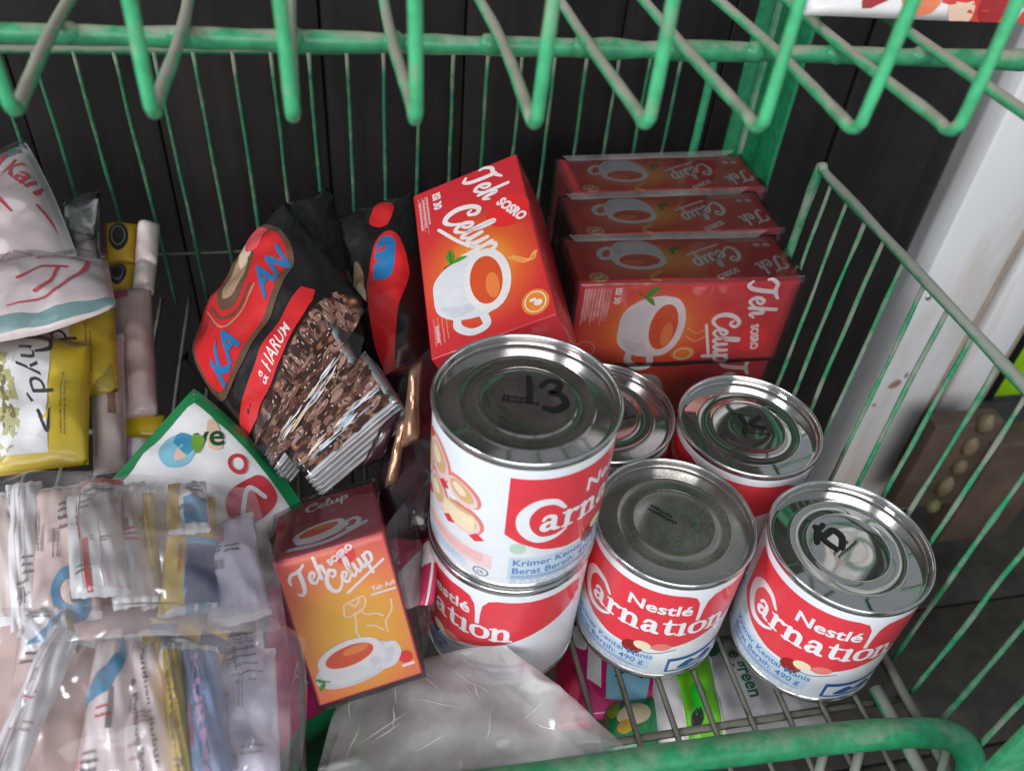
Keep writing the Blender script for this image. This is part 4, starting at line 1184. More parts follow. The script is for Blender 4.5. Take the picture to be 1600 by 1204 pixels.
def beans(A, inside, n, size, seed, layer=2, asp=1.0):
    rnd = random.Random(seed)
    for q in range(n):
        x, y = rnd.random(), rnd.random()
        p = inside(x, y)
        if p is None: continue
        x, y = p
        a = rnd.uniform(0, 180); r = size * rnd.uniform(.8, 1.25)
        c, s_ = math.cos(math.radians(a)), math.sin(math.radians(a))
        lay = layer + (q % 12) * .25
        A.poly([(x + (r * math.cos(t) * c - r * .68 * math.sin(t) * s_) * asp, y + r * math.cos(t) * s_ + r * .68 * math.sin(t) * c) for t in [k * math.pi / 6 for k in range(12)]], rnd.choice(K_BEAN), lay)
        A.stroke([(x - r * .8 * c * asp, y - r * .8 * s_), (x + r * .15 * s_ * asp, y - r * .15 * c), (x + r * .8 * c * asp, y + r * .8 * s_)], r * .16, K_CREASE, lay + .1, n=2, caps=False)
        if rnd.random() < .5: A.ellipse(x - r * .2 * asp, y + r * .3, r * .28 * asp, r * .13, K_GLINT, lay + .15, a, 7)
def coffee_bag(label, corners, seed, thick, arts, wr=0.0026, bow=(0, 0, 0, 0), mat=None, nu=26, nv=22):
    P_ = Pillow(*corners, thick=thick, nu=nu, nv=nv, wr=wr, seed=seed, bow=bow, freq=42)
    o = P_.build('coffee_bag', mat or M_BLACKFOIL)
    tag(o, label, 'coffee bag', 'black and red coffee bags')
    for nm, a in arts: a.build(nm, P_.surf(1.6, 1.0), o, cut=0.05, cuty=0.05)
    return o, P_
# main bag, leaning; reads up to the right
A = Art()
A.blob([(0.06, .50), (0.05, .80), (.22, 1.0), (.60, 1.02), (.95, 1.0), (1.28, .95), (1.38, .75), (1.30, .52), (.9, .43), (.4, .42)], K_BROWN, 1)
A.blob([(0.09, .53), (0.08, .80), (.24, .965), (.60, .985), (.93, .965), (1.22, .92), (1.33, .75), (1.26, .56), (.9, .475), (.4, .465)], K_RED, 2)
B = Art()
B.blob([(.50, .80), (.62, .72), (.85, .72), (1.05, .80), (1.02, .90), (.80, .96), (.60, .92)], K_BROWN, 3)
B.blob([(.58, .82), (.70, .76), (.90, .77), (1.0, .83), (.90, .90), (.70, .90)], K_TAN, 4)
B.stroke([(.45, .88), (.47, .74), (.62, .67), (.85, .665)], .022, K_BROWN, 4); B.stroke([(.40, .90), (.42, .71), (.60, .635), (.88, .63)], .014, K_TAN, 4)
B.blob([(.86, .84), (.95, .80), (1.12, .86), (1.1, .94), (.95, .93)], K_CREAM, 5)
B.blob([(1.0, .86), (1.12, .80), (1.28, .86), (1.22, .96), (1.08, .97)], K_PINK, 6)
C_ = Art()
C_.text('KA', .12, .50, .26, K_BLUE, 7, bold=.03, shear=.15); 
C_.text('AN', .88, .51, .26, K_BLUE, 7, bold=.03, shear=.15)
D = Art()
D.poly([(.02, .245), (.20, .205), (1.2, .225), (1.28, .27), (1.2, .35), (.2, .345), (.03, .32)], K_RED, 2)
D.text('& HARUM', .42, .237, .108, K_WHITE, 4, bold=.006)
E_ = Art()
E_.blob([(.02, .02), (.03, .19), (.5, .19), (1.2, .20), (1.5, .12), (1.45, .0), (.7, 0), (.3, .0)], M_BEANS, 1)
beans(E_, lambda x, y: (.06 + x * 1.38, .02 + y * .15), 190, .034, 4)
coffee_bag('large red and black coffee bag with blue letters leaning in the middle', quad(.44, (425, 745, .405), (575, 475, .45), (445, 312, .53), (288, 560, .47)), 3, 0.013,
           (('red_panel', A), ('cup_picture', B), ('blue_lettering', C_), ('red_band', D), ('bean_print', E_)), bow=(0, 0, .07, 0))
# black bag rising behind it
coffee_bag('plain black foil bag with a pointed top, behind the large coffee bag', quad(.5, (470, 640, .46), (590, 560, .48), (515, 292, .56), (425, 330, .545)), 5, 0.012, (), wr=.003)
# second red and black bag
A = Art(); A.blob([(.55, .20), (.62, .5), (.95, .72), (1.25, .70), (1.35, .5), (1.05, .30), (.75, .05)], K_RED, 1); A.blob([(.80, .80), (1.0, .95), (1.25, .9), (1.1, .78)], K_RED, 1)
B = Art(); B.blob([(.72, .50), (.95, .70), (1.2, .66), (1.05, .5)], K_BLUE, 2); B.blob([(.36, .50), (.45, .62), (.56, .55), (.50, .42)], K_TAN, 2); B.blob([(.40, .46), (.48, .5), (.56, .44), (.5, .38)], K_CREAM, 3)
coffee_bag('second black coffee bag with a red swoosh, beside the tilted red tea box', quad(.5, (560, 640, .47), (690, 600, .475), (645, 300, .56), (508, 345, .555)), 8, 0.016, (('red_swoosh', A), ('cup_picture', B)), wr=.0035)
coffee_bag('crumpled dark plum foil bag between the sachets and the stacked cans', quad(.44, (588, 850, .395), (690, 840, .395), (700, 520, .475), (600, 590, .455)), 13, 0.012, (), wr=.004, mat=M_PLUMFOIL)
for k, c in enumerate((((626, 700), (655, 690), (660, 560), (640, 575)), ((598, 770), (622, 755), (640, 640), (622, 660)), ((560, 735), (600, 715), (628, 640), (600, 655)))):
    P_ = Pillow(*quad(.40 + .004 * k, *c), thick=.004, nu=10, nv=14, wr=.003, seed=30 + k, freq=60)
    o = P_.build('foil_glint_strip', (M_AMBERGLINT, M_AMBERGLINT, M_PLUMFOIL)[k])
    tag(o, ('amber highlight of the dark plastic built as a strip left of the stacked cans, upper one', 'amber highlight of the dark plastic built as a strip left of the stacked cans, lower one', 'plum foil strip next to the ends of the bean sachets')[k], 'foil')

# strips of bean-printed sachets fanned out, silver ends forward
def sachet(label, corners, seed, grp, top=False):
    P_ = Pillow(*corners, thick=0.0014, nu=16, nv=16, wr=0.0007, seed=seed, freq=80)
    o = P_.build('coffee_sachet', None, mats=[M_BEANS, M_SILVER, M_BLACKFOIL], pick=lambda u, v: 1 if u > .9 or v > .94 else (2 if v < .05 else 0))
    tag(o, label, 'sachet', grp)
    E_ = Art()
    for q in range(3): E_.stroke([(.915 + q * .03, .02), (.912 + q * .03, .5), (.915 + q * .03, .98)], .011, I_GREY if q % 2 else K_WHITE, 1, n=1, caps=False)
    E_.build('crimp', P_.surf(1, 1), o, cuty=.05)
    if top:
        A = Art()
        beans(A, lambda x, y: (.04 + x * .82, .04 + y * .88), 150, .062, seed, asp=1.0)
        A.build('bean_print', P_.surf(1, 1), o, cut=.1, cuty=.1)
        B = Art()  # pale streaks painted as glare along the sachet seams
        rnd = random.Random(seed + 7)
        for q in range(26):
            u0 = rnd.choice((.56, .62, .68)) + rnd.uniform(-.05, .05); v0 = rnd.uniform(.1, .8)
            B.stroke([(u0, v0, .012), (u0 + rnd.uniform(-.02, .02), v0 + .07, rnd.uniform(.02, .05)), (u0 + rnd.uniform(-.03, .03), v0 + rnd.uniform(.12, .2), .008)], .03, rnd.choice((K_WHITE, I_PALEBLUE, K_CREAM, M_SILVER)), 7 + .1 * q, n=3, caps=False)
        B.build('seam_glare', P_.surf(1, 1), o, cut=.1, cuty=.1)
    return o
names = ('first', 'second', 'third', 'fourth', 'fifth')
for g, (base, nm) in enumerate((((( 395, 690, .405), (432, 738, .398), (562, 572, .42), (520, 500, .435)), 'left'), (((440, 700, .395), (482, 752, .388), (625, 632, .408), (570, 548, .42)), 'right'))):
    for k in range(5):
        c = [(p[0] + k * (5 if g else 4), p[1] + k * 5 + (k if i in (1, 2) else 0), p[2] + .0022 * k) for i, p in enumerate(base)]
        sachet('%s bean-printed coffee sachet from the top in the %s-hand fan' % (names[k], nm), quad(.4, *(c[0], c[1], c[2], c[3])), 40 + g * 10 + k, 'bean-printed sachets in two fans', k == 0)

# ================================================================== packs on the left
random.seed(11)
S_PINKW = plain('pinkish_white_plastic', srgb(232, 216, 214), 0.3, coat=0.4, vary=0.07, scale=30, bump=0.55, bscale=60)
S_BEIGE = plain('beige_pink_paper_sachet', srgb(218, 200, 192), 0.4, coat=0.25, vary=0.10, scale=30, bump=0.55, bscale=70)
S_ROSE = plain('dusty_rose_sachet', srgb(220, 194, 186), 0.38, coat=0.25, vary=0.12, scale=30, bump=0.55, bscale=70)
S_BROWNISH = plain('brown_rose_sachet', srgb(200, 172, 164), 0.38, coat=0.25, vary=0.14, scale=30, bump=0.55, bscale=70)
S_WHITE = plain('white_sachet', srgb(238, 234, 236), 0.3, coat=0.35, vary=0.06, scale=30, bump=0.55, bscale=70)
S_LILAC = plain('lilac_grey_sachet', srgb(216, 208, 228), 0.35, coat=0.3, vary=0.10, scale=25, bump=0.3, bscale=60)
S_YELLOW = plain('yellow_pack', srgb(226, 196, 36), 0.32, coat=0.4, vary=0.07, scale=30, bump=0.5, bscale=60)
S_MUSTARD = plain('mustard_sachet', srgb(216, 182, 62), 0.35, coat=0.3, vary=0.10, scale=30, bump=0.5, bscale=60)
S_BLUEGREY = plain('blue_grey_sachet', srgb(120, 146, 186), 0.35, coat=0.3, vary=0.12, scale=30, bump=0.5, bscale=60)
M_GLOSSY = mat_film('crinkled_glossy_wrap', haze=0.04, haze_col=(0.8, 0.78, 0.78), fres=0.6, rough=0.09, streak=0.6, bump=0.8, bscale=48, trans=0.3)
P_PINKL = ink('pale_rose_line', 212, 190, 188); P_RED = ink('left_red', 206, 62, 76); P_TEAL = ink('teal', 112, 150, 150); P_WHITE = ink('left_white', 236, 234, 234)
P_BLACK = ink('left_black', 38, 36, 38); P_YEL = ink('left_yellow', 230, 200, 30); P_OLIVE = ink('olive', 120, 112, 52); P_OLIVE2 = ink('olive_pale', 186, 182, 122)
P_BLUE = ink('left_blue', 74, 150, 190); P_NAVY = ink('navy', 52, 66, 110); P_MUST = ink('must', 200, 166, 52); P_ORANGE = ink('orange_red', 206, 76, 56)
P_TEXT = ink('soft_text', 84, 76, 82); P_ROSE = ink('rose', 190, 146, 142); P_SKY = ink('sky', 138, 196, 218); P_GREEN = ink('pack_green', 30, 140, 82)
P_DGREEN = ink('pack_dark_green', 34, 78, 56); P_PEACH = ink('peach', 232, 196, 172); P_LILAC = ink('lilac', 196, 160, 204); P_GREYTXT = ink('grey_text', 128, 122, 126)
def pack(name, label, cat, corners, mat, arts=(), thick=0.006, seed=0, wr=0.0014, group=None, mats=None, pick=None, bow=(0, 0, 0, 0), nu=20, nv=20, W=1.0, Hh=1.0, freq=55, crease=None, wrap=0):
    P_ = Pillow(*corners, thick=thick, nu=nu, nv=nv, wr=wr, seed=seed, bow=bow, freq=freq, crease=crease)
    o = P_.build(name, mat, mats=mats, pick=pick)
    if wrap:
        up_ = P_.n * wrap
        Pillow(*[p + up_ for p in P_.c], thick=thick * 1.25 + .0015, nu=30, nv=30, wr=.0026, seed=seed + 200, bow=bow, freq=48, flap=0).build('film_wrap', M_GLOSSY, o, closed=False)
    tag(o, label, cat, group)
    st = 0.05 * max(W, Hh)
    for nm, a in arts: a.build(nm, P_.surf(W, Hh), o, cut=st, cuty=st)
    return o, P_
# white bags with red script and teal bands
A = Art(); A.poly([(0, .90), (1.4, .88), (1.4, .97), (0, .98)], P_TEAL, 1)
B = Art(); B.rect(1.32, .02, 1.4, .98, P_WHITE, 3)
C_ = Art()
C_.stroke([(1.16, .90, .02), (1.0, .86, .045), (.92, .74, .055), (.92, .58, .045), (1.0, .42, .015)], .04, P_RED, 2)
C_.text('Kan', 1.02, .80, .26, P_RED, 2, rot=-52, bold=.015, shear=.35); C_.stroke([(1.24, .42), (1.3, .3), (1.36, .12)], .02, P_RED, 2)
D = Art(); D.stroke([(.2, .25), (.5, .12), (.9, .18), (1.2, .05)], .012, P_ROSE, 1); D.stroke([(.1, .5), (.4, .35), (.6, .4)], .012, P_ROSE, 1); D.ellipse(.28, .12, .13, .1, P_RED, 1)
pack('snack_bag', 'white snack bag with red script and a teal band, its corner pointing up', 'snack bag', quad(.47, (-90, 520, .43), (128, 425, .45), (40, 222, .53), (-130, 330, .50)), S_PINKW,
     (('teal_band', A), ('seal', B), ('red_lettering', C_), ('red_print', D)), thick=.014, seed=2, wr=.0024, W=1.4, Hh=1, wrap=.002, group='white bags with red script', bow=(0, .03, 0, 0))
A = Art(); A.poly([(0, .03), (.4, .03), (.75, .04), (1.6, .03), (1.6, .13), (.75, .14), (.4, .13), (0, .13)], P_TEAL, 1)
B = Art(); B.stroke([(.6, .22, .012), (1.0, .28, .03), (1.32, .5, .05), (1.4, .75, .045), (1.2, .85, .03), (.9, .78, .012)], .04, P_RED, 2); B.stroke([(.7, .55), (.95, .62), (1.2, .62)], .03, P_RED, 2); B.stroke([(1.12, .62), (1.02, .45), (.86, .36)], .03, P_RED, 2)
pack('snack_bag', 'folded white snack bag with a red loop and a teal lower edge', 'snack bag', quad(.42, (-80, 545, .40), (182, 480, .425), (168, 405, .455), (-70, 425, .44)), S_PINKW,
     (('teal_band', A), ('red_lettering', B)), thick=.010, seed=4, wr=.003, W=1.6, Hh=1, wrap=.002, group='white bags with red script', bow=(.10, 0, .10, 0))
# clear empty bag top
o = Pillow(*quad(.49, (95, 440, .47), (160, 425, .475), (157, 297, .52), (98, 312, .515)), thick=.008, nu=14, nv=14, wr=.0025, seed=6).build('clear_bag', M_CLEAR)
tag(o, 'small clear plastic bag top standing behind the white snack bags', 'plastic bag')
pack('snack_pouch', 'pale puffed pouch inside the small clear bag', 'snack pouch', quad(.48, (112, 470, .465), (165, 460, .47), (150, 375, .50), (118, 380, .495)), S_PINKW, thick=.008, seed=7, wr=.002)

# yellow and black labelled packs with pale ends
for k, (c, e) in enumerate(((((166, 412, .512), (212, 412, .515), (216, 350, .535), (164, 348, .532)), ((210, 420, .51), (246, 415, .512), (250, 350, .535), (216, 348, .533))),
                            (((168, 462, .497), (208, 462, .50), (213, 413, .513), (166, 413, .511)), ((206, 464, .498), (240, 462, .50), (246, 412, .515), (212, 412, .513))))):
    A = Art(); A.ellipse(.47, .52, .30, .33, P_BLACK, 2); A.ring(.47, .52, .2, .22, .03, P_GREYTXT, 3); A.rect(0, .1, .06, .9, P_RED, 2)
    o, _ = pack('candle_pack', ('upper', 'lower')[k] + ' yellow pack with a round black emblem by the back wires', 'pack', quad(.5, *c), plain('yellow_dull_pack', srgb(186, 150, 34), .45, vary=.12, scale=30), (('emblem', A),), thick=.006, seed=20 + k, wr=.0008, group='yellow packs with black emblem')
    Pillow(*quad(.5, *e), thick=.009, nu=12, nv=14, wr=.0018, seed=25 + k).build('pale_end', S_PINKW, o)
# upright rosy sachets
A = Art(); A.rect(.02, .90, .42, .97, P_RED, 1); scribble(A, .35, .1, .5, .5, 5, P_ROSE, 3, rot=90, sw=.01)
pack('rose_sachet', 'tall dusty rose sachet with a red tab beside the dark gap', 'sachet', quad(.46, (195, 655, .44), (248, 650, .445), (236, 448, .50), (172, 455, .49)), S_ROSE, (('print', A),), thick=.007, seed=31, wr=.0026, wrap=.002, group='tall rose sachets')
A = Art(); A.rect(.52, .35, .74, .85, ink('brown_strip', 150, 112, 78), 1); A.rect(.0, .93, 1, 1, P_WHITE, 1); scribble(A, .22, .1, .7, .12, 1, P_GREYTXT, 5, rot=90, sw=.012)
pack('rose_sachet', 'tall beige sachet with a brown strip next to the yellow pack', 'sachet', quad(.43, (146, 742, .405), (200, 738, .41), (193, 522, .46), (142, 530, .455)), S_BEIGE, (('print', A),), thick=.007, seed=33, wr=.0026, wrap=.002, group='tall rose sachets')
# yellow packs with black script
def yellow_art(show):
    A = Art(); A.poly([(.0, .10), (1.0, .08), (1.01, .90), (0, .93)], P_WHITE, 1)
    B = Art(); B.stroke([(.72, .93, .02), (.95, .95, .03), (1.0, .85, .04), (.85, .80, .02)], .03, P_BLACK, 2)
    B.text('nyd', .66, .84, .30, P_BLACK, 2, rot=-62, shear=.4)
    B.stroke([(.80, .46, .02), (.92, .34, .03), (1.0, .22, .03), (1.04, .36, .015)], .02, P_BLACK, 2)
    C_ = Art()
    C_.blob([(.1, .1), (.5, .08), (.72, .3), (.62, .60), (.45, .78), (.1, .85)], P_OLIVE2, 1.5)
    rnd = random.Random(5)
    for q in range(70):
        C_.ellipse(rnd.uniform(.2, .64), rnd.uniform(.10, .74), rnd.uniform(.015, .06), rnd.uniform(.012, .035), rnd.choice((P_OLIVE, P_OLIVE2, P_OLIVE, P_WHITE)), 3, rnd.uniform(0, 180), 9)
    D = Art(); D.text('SIAP', .62, .12, .07, P_TEXT, 2, rot=80); scribble(D, 1.2, .2, .5, .08, 2, P_OLIVE, 9, rot=88, sw=.01)
    return (('white_panel', A), ('black_script', B), ('food_picture', C_), ('small_print', D))
pack('noodle_pack', 'bright yellow pack with black script and an olive food picture, front one', 'pack', quad(.41, (-60, 752, .385), (138, 725, .395), (142, 538, .43), (-50, 505, .435)), S_YELLOW, yellow_art(1), thick=.010, seed=41, wr=.002, wrap=.003, W=1.4, Hh=1, group='yellow packs with black script')
pack('noodle_pack', 'yellow pack with black script showing only a strip above the front yellow pack', 'pack', quad(.44, (-40, 640, .42), (184, 612, .425), (178, 472, .46), (-40, 480, .455)), S_YELLOW, yellow_art(0), thick=.008, seed=43, wr=.002, wrap=.002, W=1.4, Hh=1, group='yellow packs with black script')
pack('yellow_pouch', 'small yellow pouch peeking out behind the green-edged packet', 'pouch', quad(.45, (190, 690, .435), (262, 680, .44), (258, 648, .45), (194, 650, .448)), S_YELLOW, thick=.005, seed=45)
A = Art(); A.rect(0, 0, .4, 1, P_LILAC, 1)
pack('lilac_pouch', 'lilac and white pouch wedged left of the green-edged packet', 'pouch', quad(.425, (188, 760, .41), (238, 750, .415), (236, 684, .43), (190, 682, .428)), S_WHITE, (('lilac_band', A),), thick=.005, seed=46)

# white packet with green edges, corner pointing up
A = Art()
A.poly([(0, .905), (1, .905), (1, 1), (0, 1)], P_GREEN, 1); A.poly([(.905, 0), (1, 0), (1, .905), (.905, .905)], P_GREEN, 1)
B = Art(); B.ellipse(.60, .74, .12, .12, P_SKY, 2); B.blob([(.62, .66), (.72, .70), (.70, .82), (.62, .80)], P_BLUE, 3); B.blob([(.66, .62), (.76, .66), (.74, .74), (.68, .70)], ink('globe_green', 120, 170, 60), 4); B.blob([(.54, .70), (.60, .66), (.60, .74)], P_PEACH, 3)
C_ = Art(); C_.blob([(.74, .60), (.86, .74), (.90, .70), (.80, .54)], P_PEACH, 2); C_.text('ve', .68, .67, .21, P_DGREEN, 3, rot=-42, bold=.02)
D = Art(); D.ring(.80, .40, .05, .05, .025, P_RED, 2); D.blob([(.55, .12), (.85, .1), (.86, .28), (.6, .3)], P_RED, 2); D.stroke([(.6, .15), (.75, .26), (.8, .16)], .03, P_WHITE, 3)
pack('detergent_packet', 'white packet with green edges and a small globe, its corner pointing up', 'packet', quad(.41, (300, 960, .36), (475, 790, .395), (303, 608, .435), (130, 800, .385)), S_WHITE,
     (('green_edge', A), ('globe_emblem', B), ('green_lettering', C_), ('red_print', D)), thick=.010, seed=51, wr=.0022, bow=(0, .05, .0, 0))

# pink and white carton tucked beside the stack
M_PINK = plain('hot_pink_pack', srgb(208, 52, 104), .35, coat=.4, vary=.1, scale=20)
A = Art(); A.blob([(-.0, 0), (.0, .35), (.3, .30), (.62, .42), (1, .6), (1, 0)], P_WHITE, 1); A.ellipse(.28, .52, .12, .1, P_WHITE, 2)
pack('pink_pack', 'hot pink and white pack tucked between the orange box and the cans', 'pack', quad(.385, (600, 965, .37), (655, 945, .375), (672, 815, .41), (585, 825, .405)), M_PINK, (('white_swoosh', A),), thick=.006, seed=55, wr=.0012, group='pink packs')
A = Art(); A.rect(.0, .42, 1, .70, P_WHITE, 1); A.rect(.35, 0, .5, 1, P_WHITE, 1)
pack('pink_pack', 'narrow pink and white striped pack touching the lower stacked can', 'pack', quad(.375, (655, 945, .365), (678, 945, .37), (684, 815, .41), (664, 815, .405)), M_PINK, (('white_band', A),), thick=.004, seed=57, wr=.0008, group='pink packs')

# ================================================================== the bag of sachets, bottom left
sach = []
def small_sachet(label, c, mat, arts, seed, thick=.006, wr=.0024, bow=(0, 0, 0, 0)):
    rnd = random.Random(seed)
    ph = rnd.uniform(0, 6)
    pleat = lambda u, v: 0.0003 * math.sin(rnd_f * u + ph) * (abs(2 * v - 1) ** 2) + 0.0005 * (1 - 2 * abs(math.sin(9 * u + 7 * v + ph)))
    rnd_f = rnd.uniform(28, 44)
    A = Art()
    A.rect(0, .95, 1, 1, P_WHITE, .6); A.rect(0, 0, 1, .045, P_WHITE, .6)
    for q in range(3):
        scribble(A, rnd.uniform(.1, .5), rnd.uniform(.1, .75), rnd.uniform(.2, .4), rnd.uniform(.05, .16), rnd.choice((2, 3)), rnd.choice((P_TEXT, P_GREYTXT, P_ROSE, P_RED, P_NAVY)), seed * 7 + q, 1.5, rnd.choice((0, 0, 90, 85)), .014)
    if rnd.random() < .5:
        x0_, y0_ = rnd.uniform(.1, .6), rnd.uniform(.1, .7)
        for q in range(9): A.rect(x0_ + q * .02, y0_, x0_ + q * .02 + rnd.choice((.005, .01)), y0_ + .1, P_TEXT, 1.5)
    if thick > .0035: arts = (('fine_print', A),) + tuple(arts)
    return pack('paper_sachet', label, 'sachet', quad(.34, *c), mat, arts, thick=thick, seed=seed, wr=wr, group='sachets in the clear bag', nu=26, nv=26, bow=bow, crease=pleat)
def seam(m=P_WHITE, x0=.0, x1=.14):
    A = Art(); A.rect(x0, .0, x1, 1, m, 1)
    for q in range(3): A.rect(x0 + (x1 - x0) * q / 5, 0, x0 + (x1 - x0) * (q + .22) / 5, 1, P_PINKL, 2)
    return A
A = Art(); scribble(A, .12, .05, .8, .1, 1, P_TEXT, 1, rot=88, sw=.02)
small_sachet('white ribbed sachet end at the far left edge of the clear bag', ((-50, 985, .335), (38, 975, .34), (30, 772, .375), (-40, 770, .372)), S_BEIGE, (('seam', seam(x0=.2, x1=.5)), ('small_print', A)), 61)
small_sachet('pale sachet with a broad white seam, second from the left in the upper row', ((18, 990, .332), (72, 960, .34), (66, 752, .378), (10, 760, .375)), S_WHITE, (('seam', seam(x0=.3, x1=.95)),), 62)
A = Art(); scribble(A, .45, .58, .4, .24, 4, P_TEXT, 2, sw=.02)
B = Art(); B.ring(.62, .16, .22, .13, .11, P_BLUE, 2, a0=60, a1=330); B.blob([(.62, .1), (.85, .12), (.95, .26), (.7, .24)], P_TEXT, 3)
small_sachet('beige sachet with a blue ring emblem in the upper row of the clear bag', ((48, 985, .328), (160, 965, .335), (150, 755, .377), (58, 765, .374)), S_ROSE, (('small_print', A), ('blue_ring', B)), 63)
A = Art(); A.rect(.30, .02, .40, .42, P_ORANGE, 2); scribble(A, .32, .45, .5, .1, 1, P_RED, 4, rot=97, sw=.02); A.rect(.0, 0, .26, 1, P_WHITE, 1); A.rect(.44, .05, .60, .60, P_WHITE, 1)
small_sachet('white sachet with an orange red stripe in the middle of the clear bag', ((112, 935, .322), (205, 930, .326), (190, 765, .365), (105, 775, .362)), S_PINKW, (('stripe', A),), 64, thick=.008)
A = Art(); scribble(A, .25, .35, .55, .3, 2, P_TEXT, 6, rot=100, sw=.018); A.blob([(.0, .0), (.5, .05), (.6, .35), (.1, .4)], P_WHITE, 1)
small_sachet('pinkish sachet with dark vertical print, right of the orange red stripe', ((178, 955, .330), (248, 940, .335), (226, 752, .38), (160, 760, .376)), S_PINKW, (('small_print', A),), 65, thick=.008)
A = Art(); scribble(A, .3, .1, .7, .3, 2, P_OLIVE, 8, rot=90, sw=.02)
small_sachet('narrow mustard sachet edge curving through the upper clear bag', ((222, 955, .336), (256, 945, .338), (242, 765, .376), (222, 768, .374)), S_MUSTARD, (('small_print', A),), 66)
A = Art(); A.rect(.45, .05, .95, .5, P_NAVY, 2); scribble(A, .15, .55, .7, .2, 2, P_RED, 10, rot=12, sw=.02); A.rect(.42, .0, 1, .55, P_BLUE, 1)
small_sachet('mustard yellow sachet with a blue patch at the right of the upper row', ((245, 965, .330), (345, 955, .338), (335, 770, .375), (268, 772, .372)), S_MUSTARD, (('print', A),), 67)
small_sachet('lilac sachet at the right shoulder of the clear bag', ((325, 990, .335), (425, 960, .345), (395, 800, .375), (320, 820, .37)), S_LILAC, (), 68, wr=.004)
# lower row
A = Art(); scribble(A, .5, .3, .5, .35, 4, P_TEXT, 12, rot=60, sw=.02)
small_sachet('brown rose sachet with dark print in the lower left of the clear bag', ((-10, 1240, .29), (115, 1235, .295), (160, 1005, .325), (30, 985, .33)), S_BROWNISH, (('small_print', A),), 71)
A = Art(); A.rect(.25, .0, .45, .35, P_GREYTXT, 2)
small_sachet('long pale ribbed sachet end slanting across the lower left', ((-40, 1235, .278), (20, 1245, .28), (128, 990, .315), (78, 978, .315)), S_WHITE, (('seam', seam(x0=.2, x1=.9)), ('grey_mark', A)), 72, thick=.004)
A = Art(); A.stroke([(.62, .95, .05), (.68, .80, .16), (.50, .68, .2), (.22, .60, .12), (.05, .52, .04)], .12, P_BLUE, 2); B = Art(); scribble(B, .15, .1, .3, .14, 3, P_TEXT, 14, sw=.02); B2 = Art(); B2.rect(.55, .35, .64, .6, P_GREYTXT, 2)
small_sachet('white sachet with a bright blue crescent in the lower row', ((112, 1245, .285), (215, 1245, .288), (222, 990, .322), (150, 995, .322)), S_PINKW, (('blue_crescent', A), ('small_print', B), ('grey_mark', B2)), 73, thick=.008)
A = Art(); A.text('Panduan : Bubur', .55, .92, .115, P_TEXT, 2, rot=-85, bold=.01); A.text('& Puding Roti', .30, .72, .115, P_TEXT, 2, rot=-85, bold=.01)
small_sachet('white sachet with two lines of dark vertical lettering', ((196, 1250, .283), (290, 1250, .286), (250, 1000, .322), (186, 1010, .32)), S_PINKW, (('lettering', A),), 74)
A = Art(); scribble(A, .75, .05, .9, .5, 2, P_OLIVE, 16, rot=90, sw=.03)
small_sachet('mustard sachet strip with small olive print beside the dark lettering', ((272, 1250, .281), (306, 1250, .283), (282, 1005, .318), (252, 1008, .318)), S_MUSTARD, (('small_print', A),), 75)
A = Art(); A.text('KURMA', .25, .90, .26, P_LILAC, 2, rot=-84, bold=.04)
small_sachet('navy sachet with large pale letters running down, at the right of the lower row', ((300, 1250, .284), (372, 1250, .288), (340, 1010, .318), (284, 1005, .318)), S_BLUEGREY, (('lettering', A),), 76)
A = Art(); A.rect(0, .3, 1, .72, P_NAVY, 1); A.rect(.4, .0, .7, 1, P_MUST, 2)
small_sachet('mustard and navy banded sachet lying across the middle right', ((228, 1010, .322), (345, 1040, .322), (360, 985, .33), (235, 965, .332)), S_MUSTARD, (('band', A),), 77)
small_sachet('pale lilac sachet low at the right edge of the clear bag', ((340, 1255, .30), (440, 1240, .305), (430, 1010, .335), (335, 1020, .33)), S_LILAC, (), 78, wr=.005)
A = Art(); A.rect(.0, .0, .3, 1, P_MUST, 1); A.rect(.42, .1, .95, .55, P_BLUE, 1); scribble(A, .5, .62, .4, .25, 3, P_NAVY, 31, sw=.03)
small_sachet('small white sachet with mustard edge and blue block at the top of the clear bag', ((262, 840, .345), (330, 832, .35), (322, 752, .375), (262, 756, .372)), S_WHITE, (('print', A),), 81, thick=.004)
A = Art(); scribble(A, .12, .1, .76, .7, 6, P_TEXT, 33, sw=.02); A.rect(.0, .86, 1, .95, P_ORANGE, 1)
small_sachet('small pinkish sachet covered in fine print near the top of the clear bag', ((128, 850, .35), (196, 842, .352), (192, 748, .378), (126, 754, .375)), S_PINKW, (('small_print', A),), 82, thick=.004)
A = Art(); A.stroke([(.2, .2, .04), (.5, .35, .14), (.8, .75, .05)], .1, P_BLUE, 1); scribble(A, .1, .6, .5, .3, 3, P_TEXT, 35, sw=.03); A.rect(.9, 0, 1, 1, P_MUST, 1)
small_sachet('small white sachet with a blue swoosh lying across the middle of the clear bag', ((30, 1030, .318), (120, 1020, .32), (112, 945, .335), (40, 950, .333)), S_WHITE, (('print', A),), 83, thick=.004)
A = Art(); A.rect(.0, .0, .35, 1, P_MUST, 1); A.text('KURMA', .45, .25, .3, P_NAVY, 2, bold=.03); scribble(A, .42, .62, .5, .25, 2, P_TEXT, 37, sw=.03)
small_sachet('small white and mustard sachet with navy letters at the centre of the clear bag', ((205, 1060, .312), (330, 1075, .314), (338, 1000, .326), (215, 985, .327)), S_WHITE, (('print', A),), 84, thick=.004)
A = Art(); scribble(A, .1, .1, .8, .8, 7, P_TEXT, 39, sw=.018); A.rect(0, 0, .08, 1, P_MUST, 1)
small_sachet('pale lilac sachet with fine print at the right of the clear bag', ((350, 1110, .318), (425, 1095, .322), (410, 985, .338), (345, 1000, .335)), S_LILAC, (('small_print', A),), 85, thick=.004)
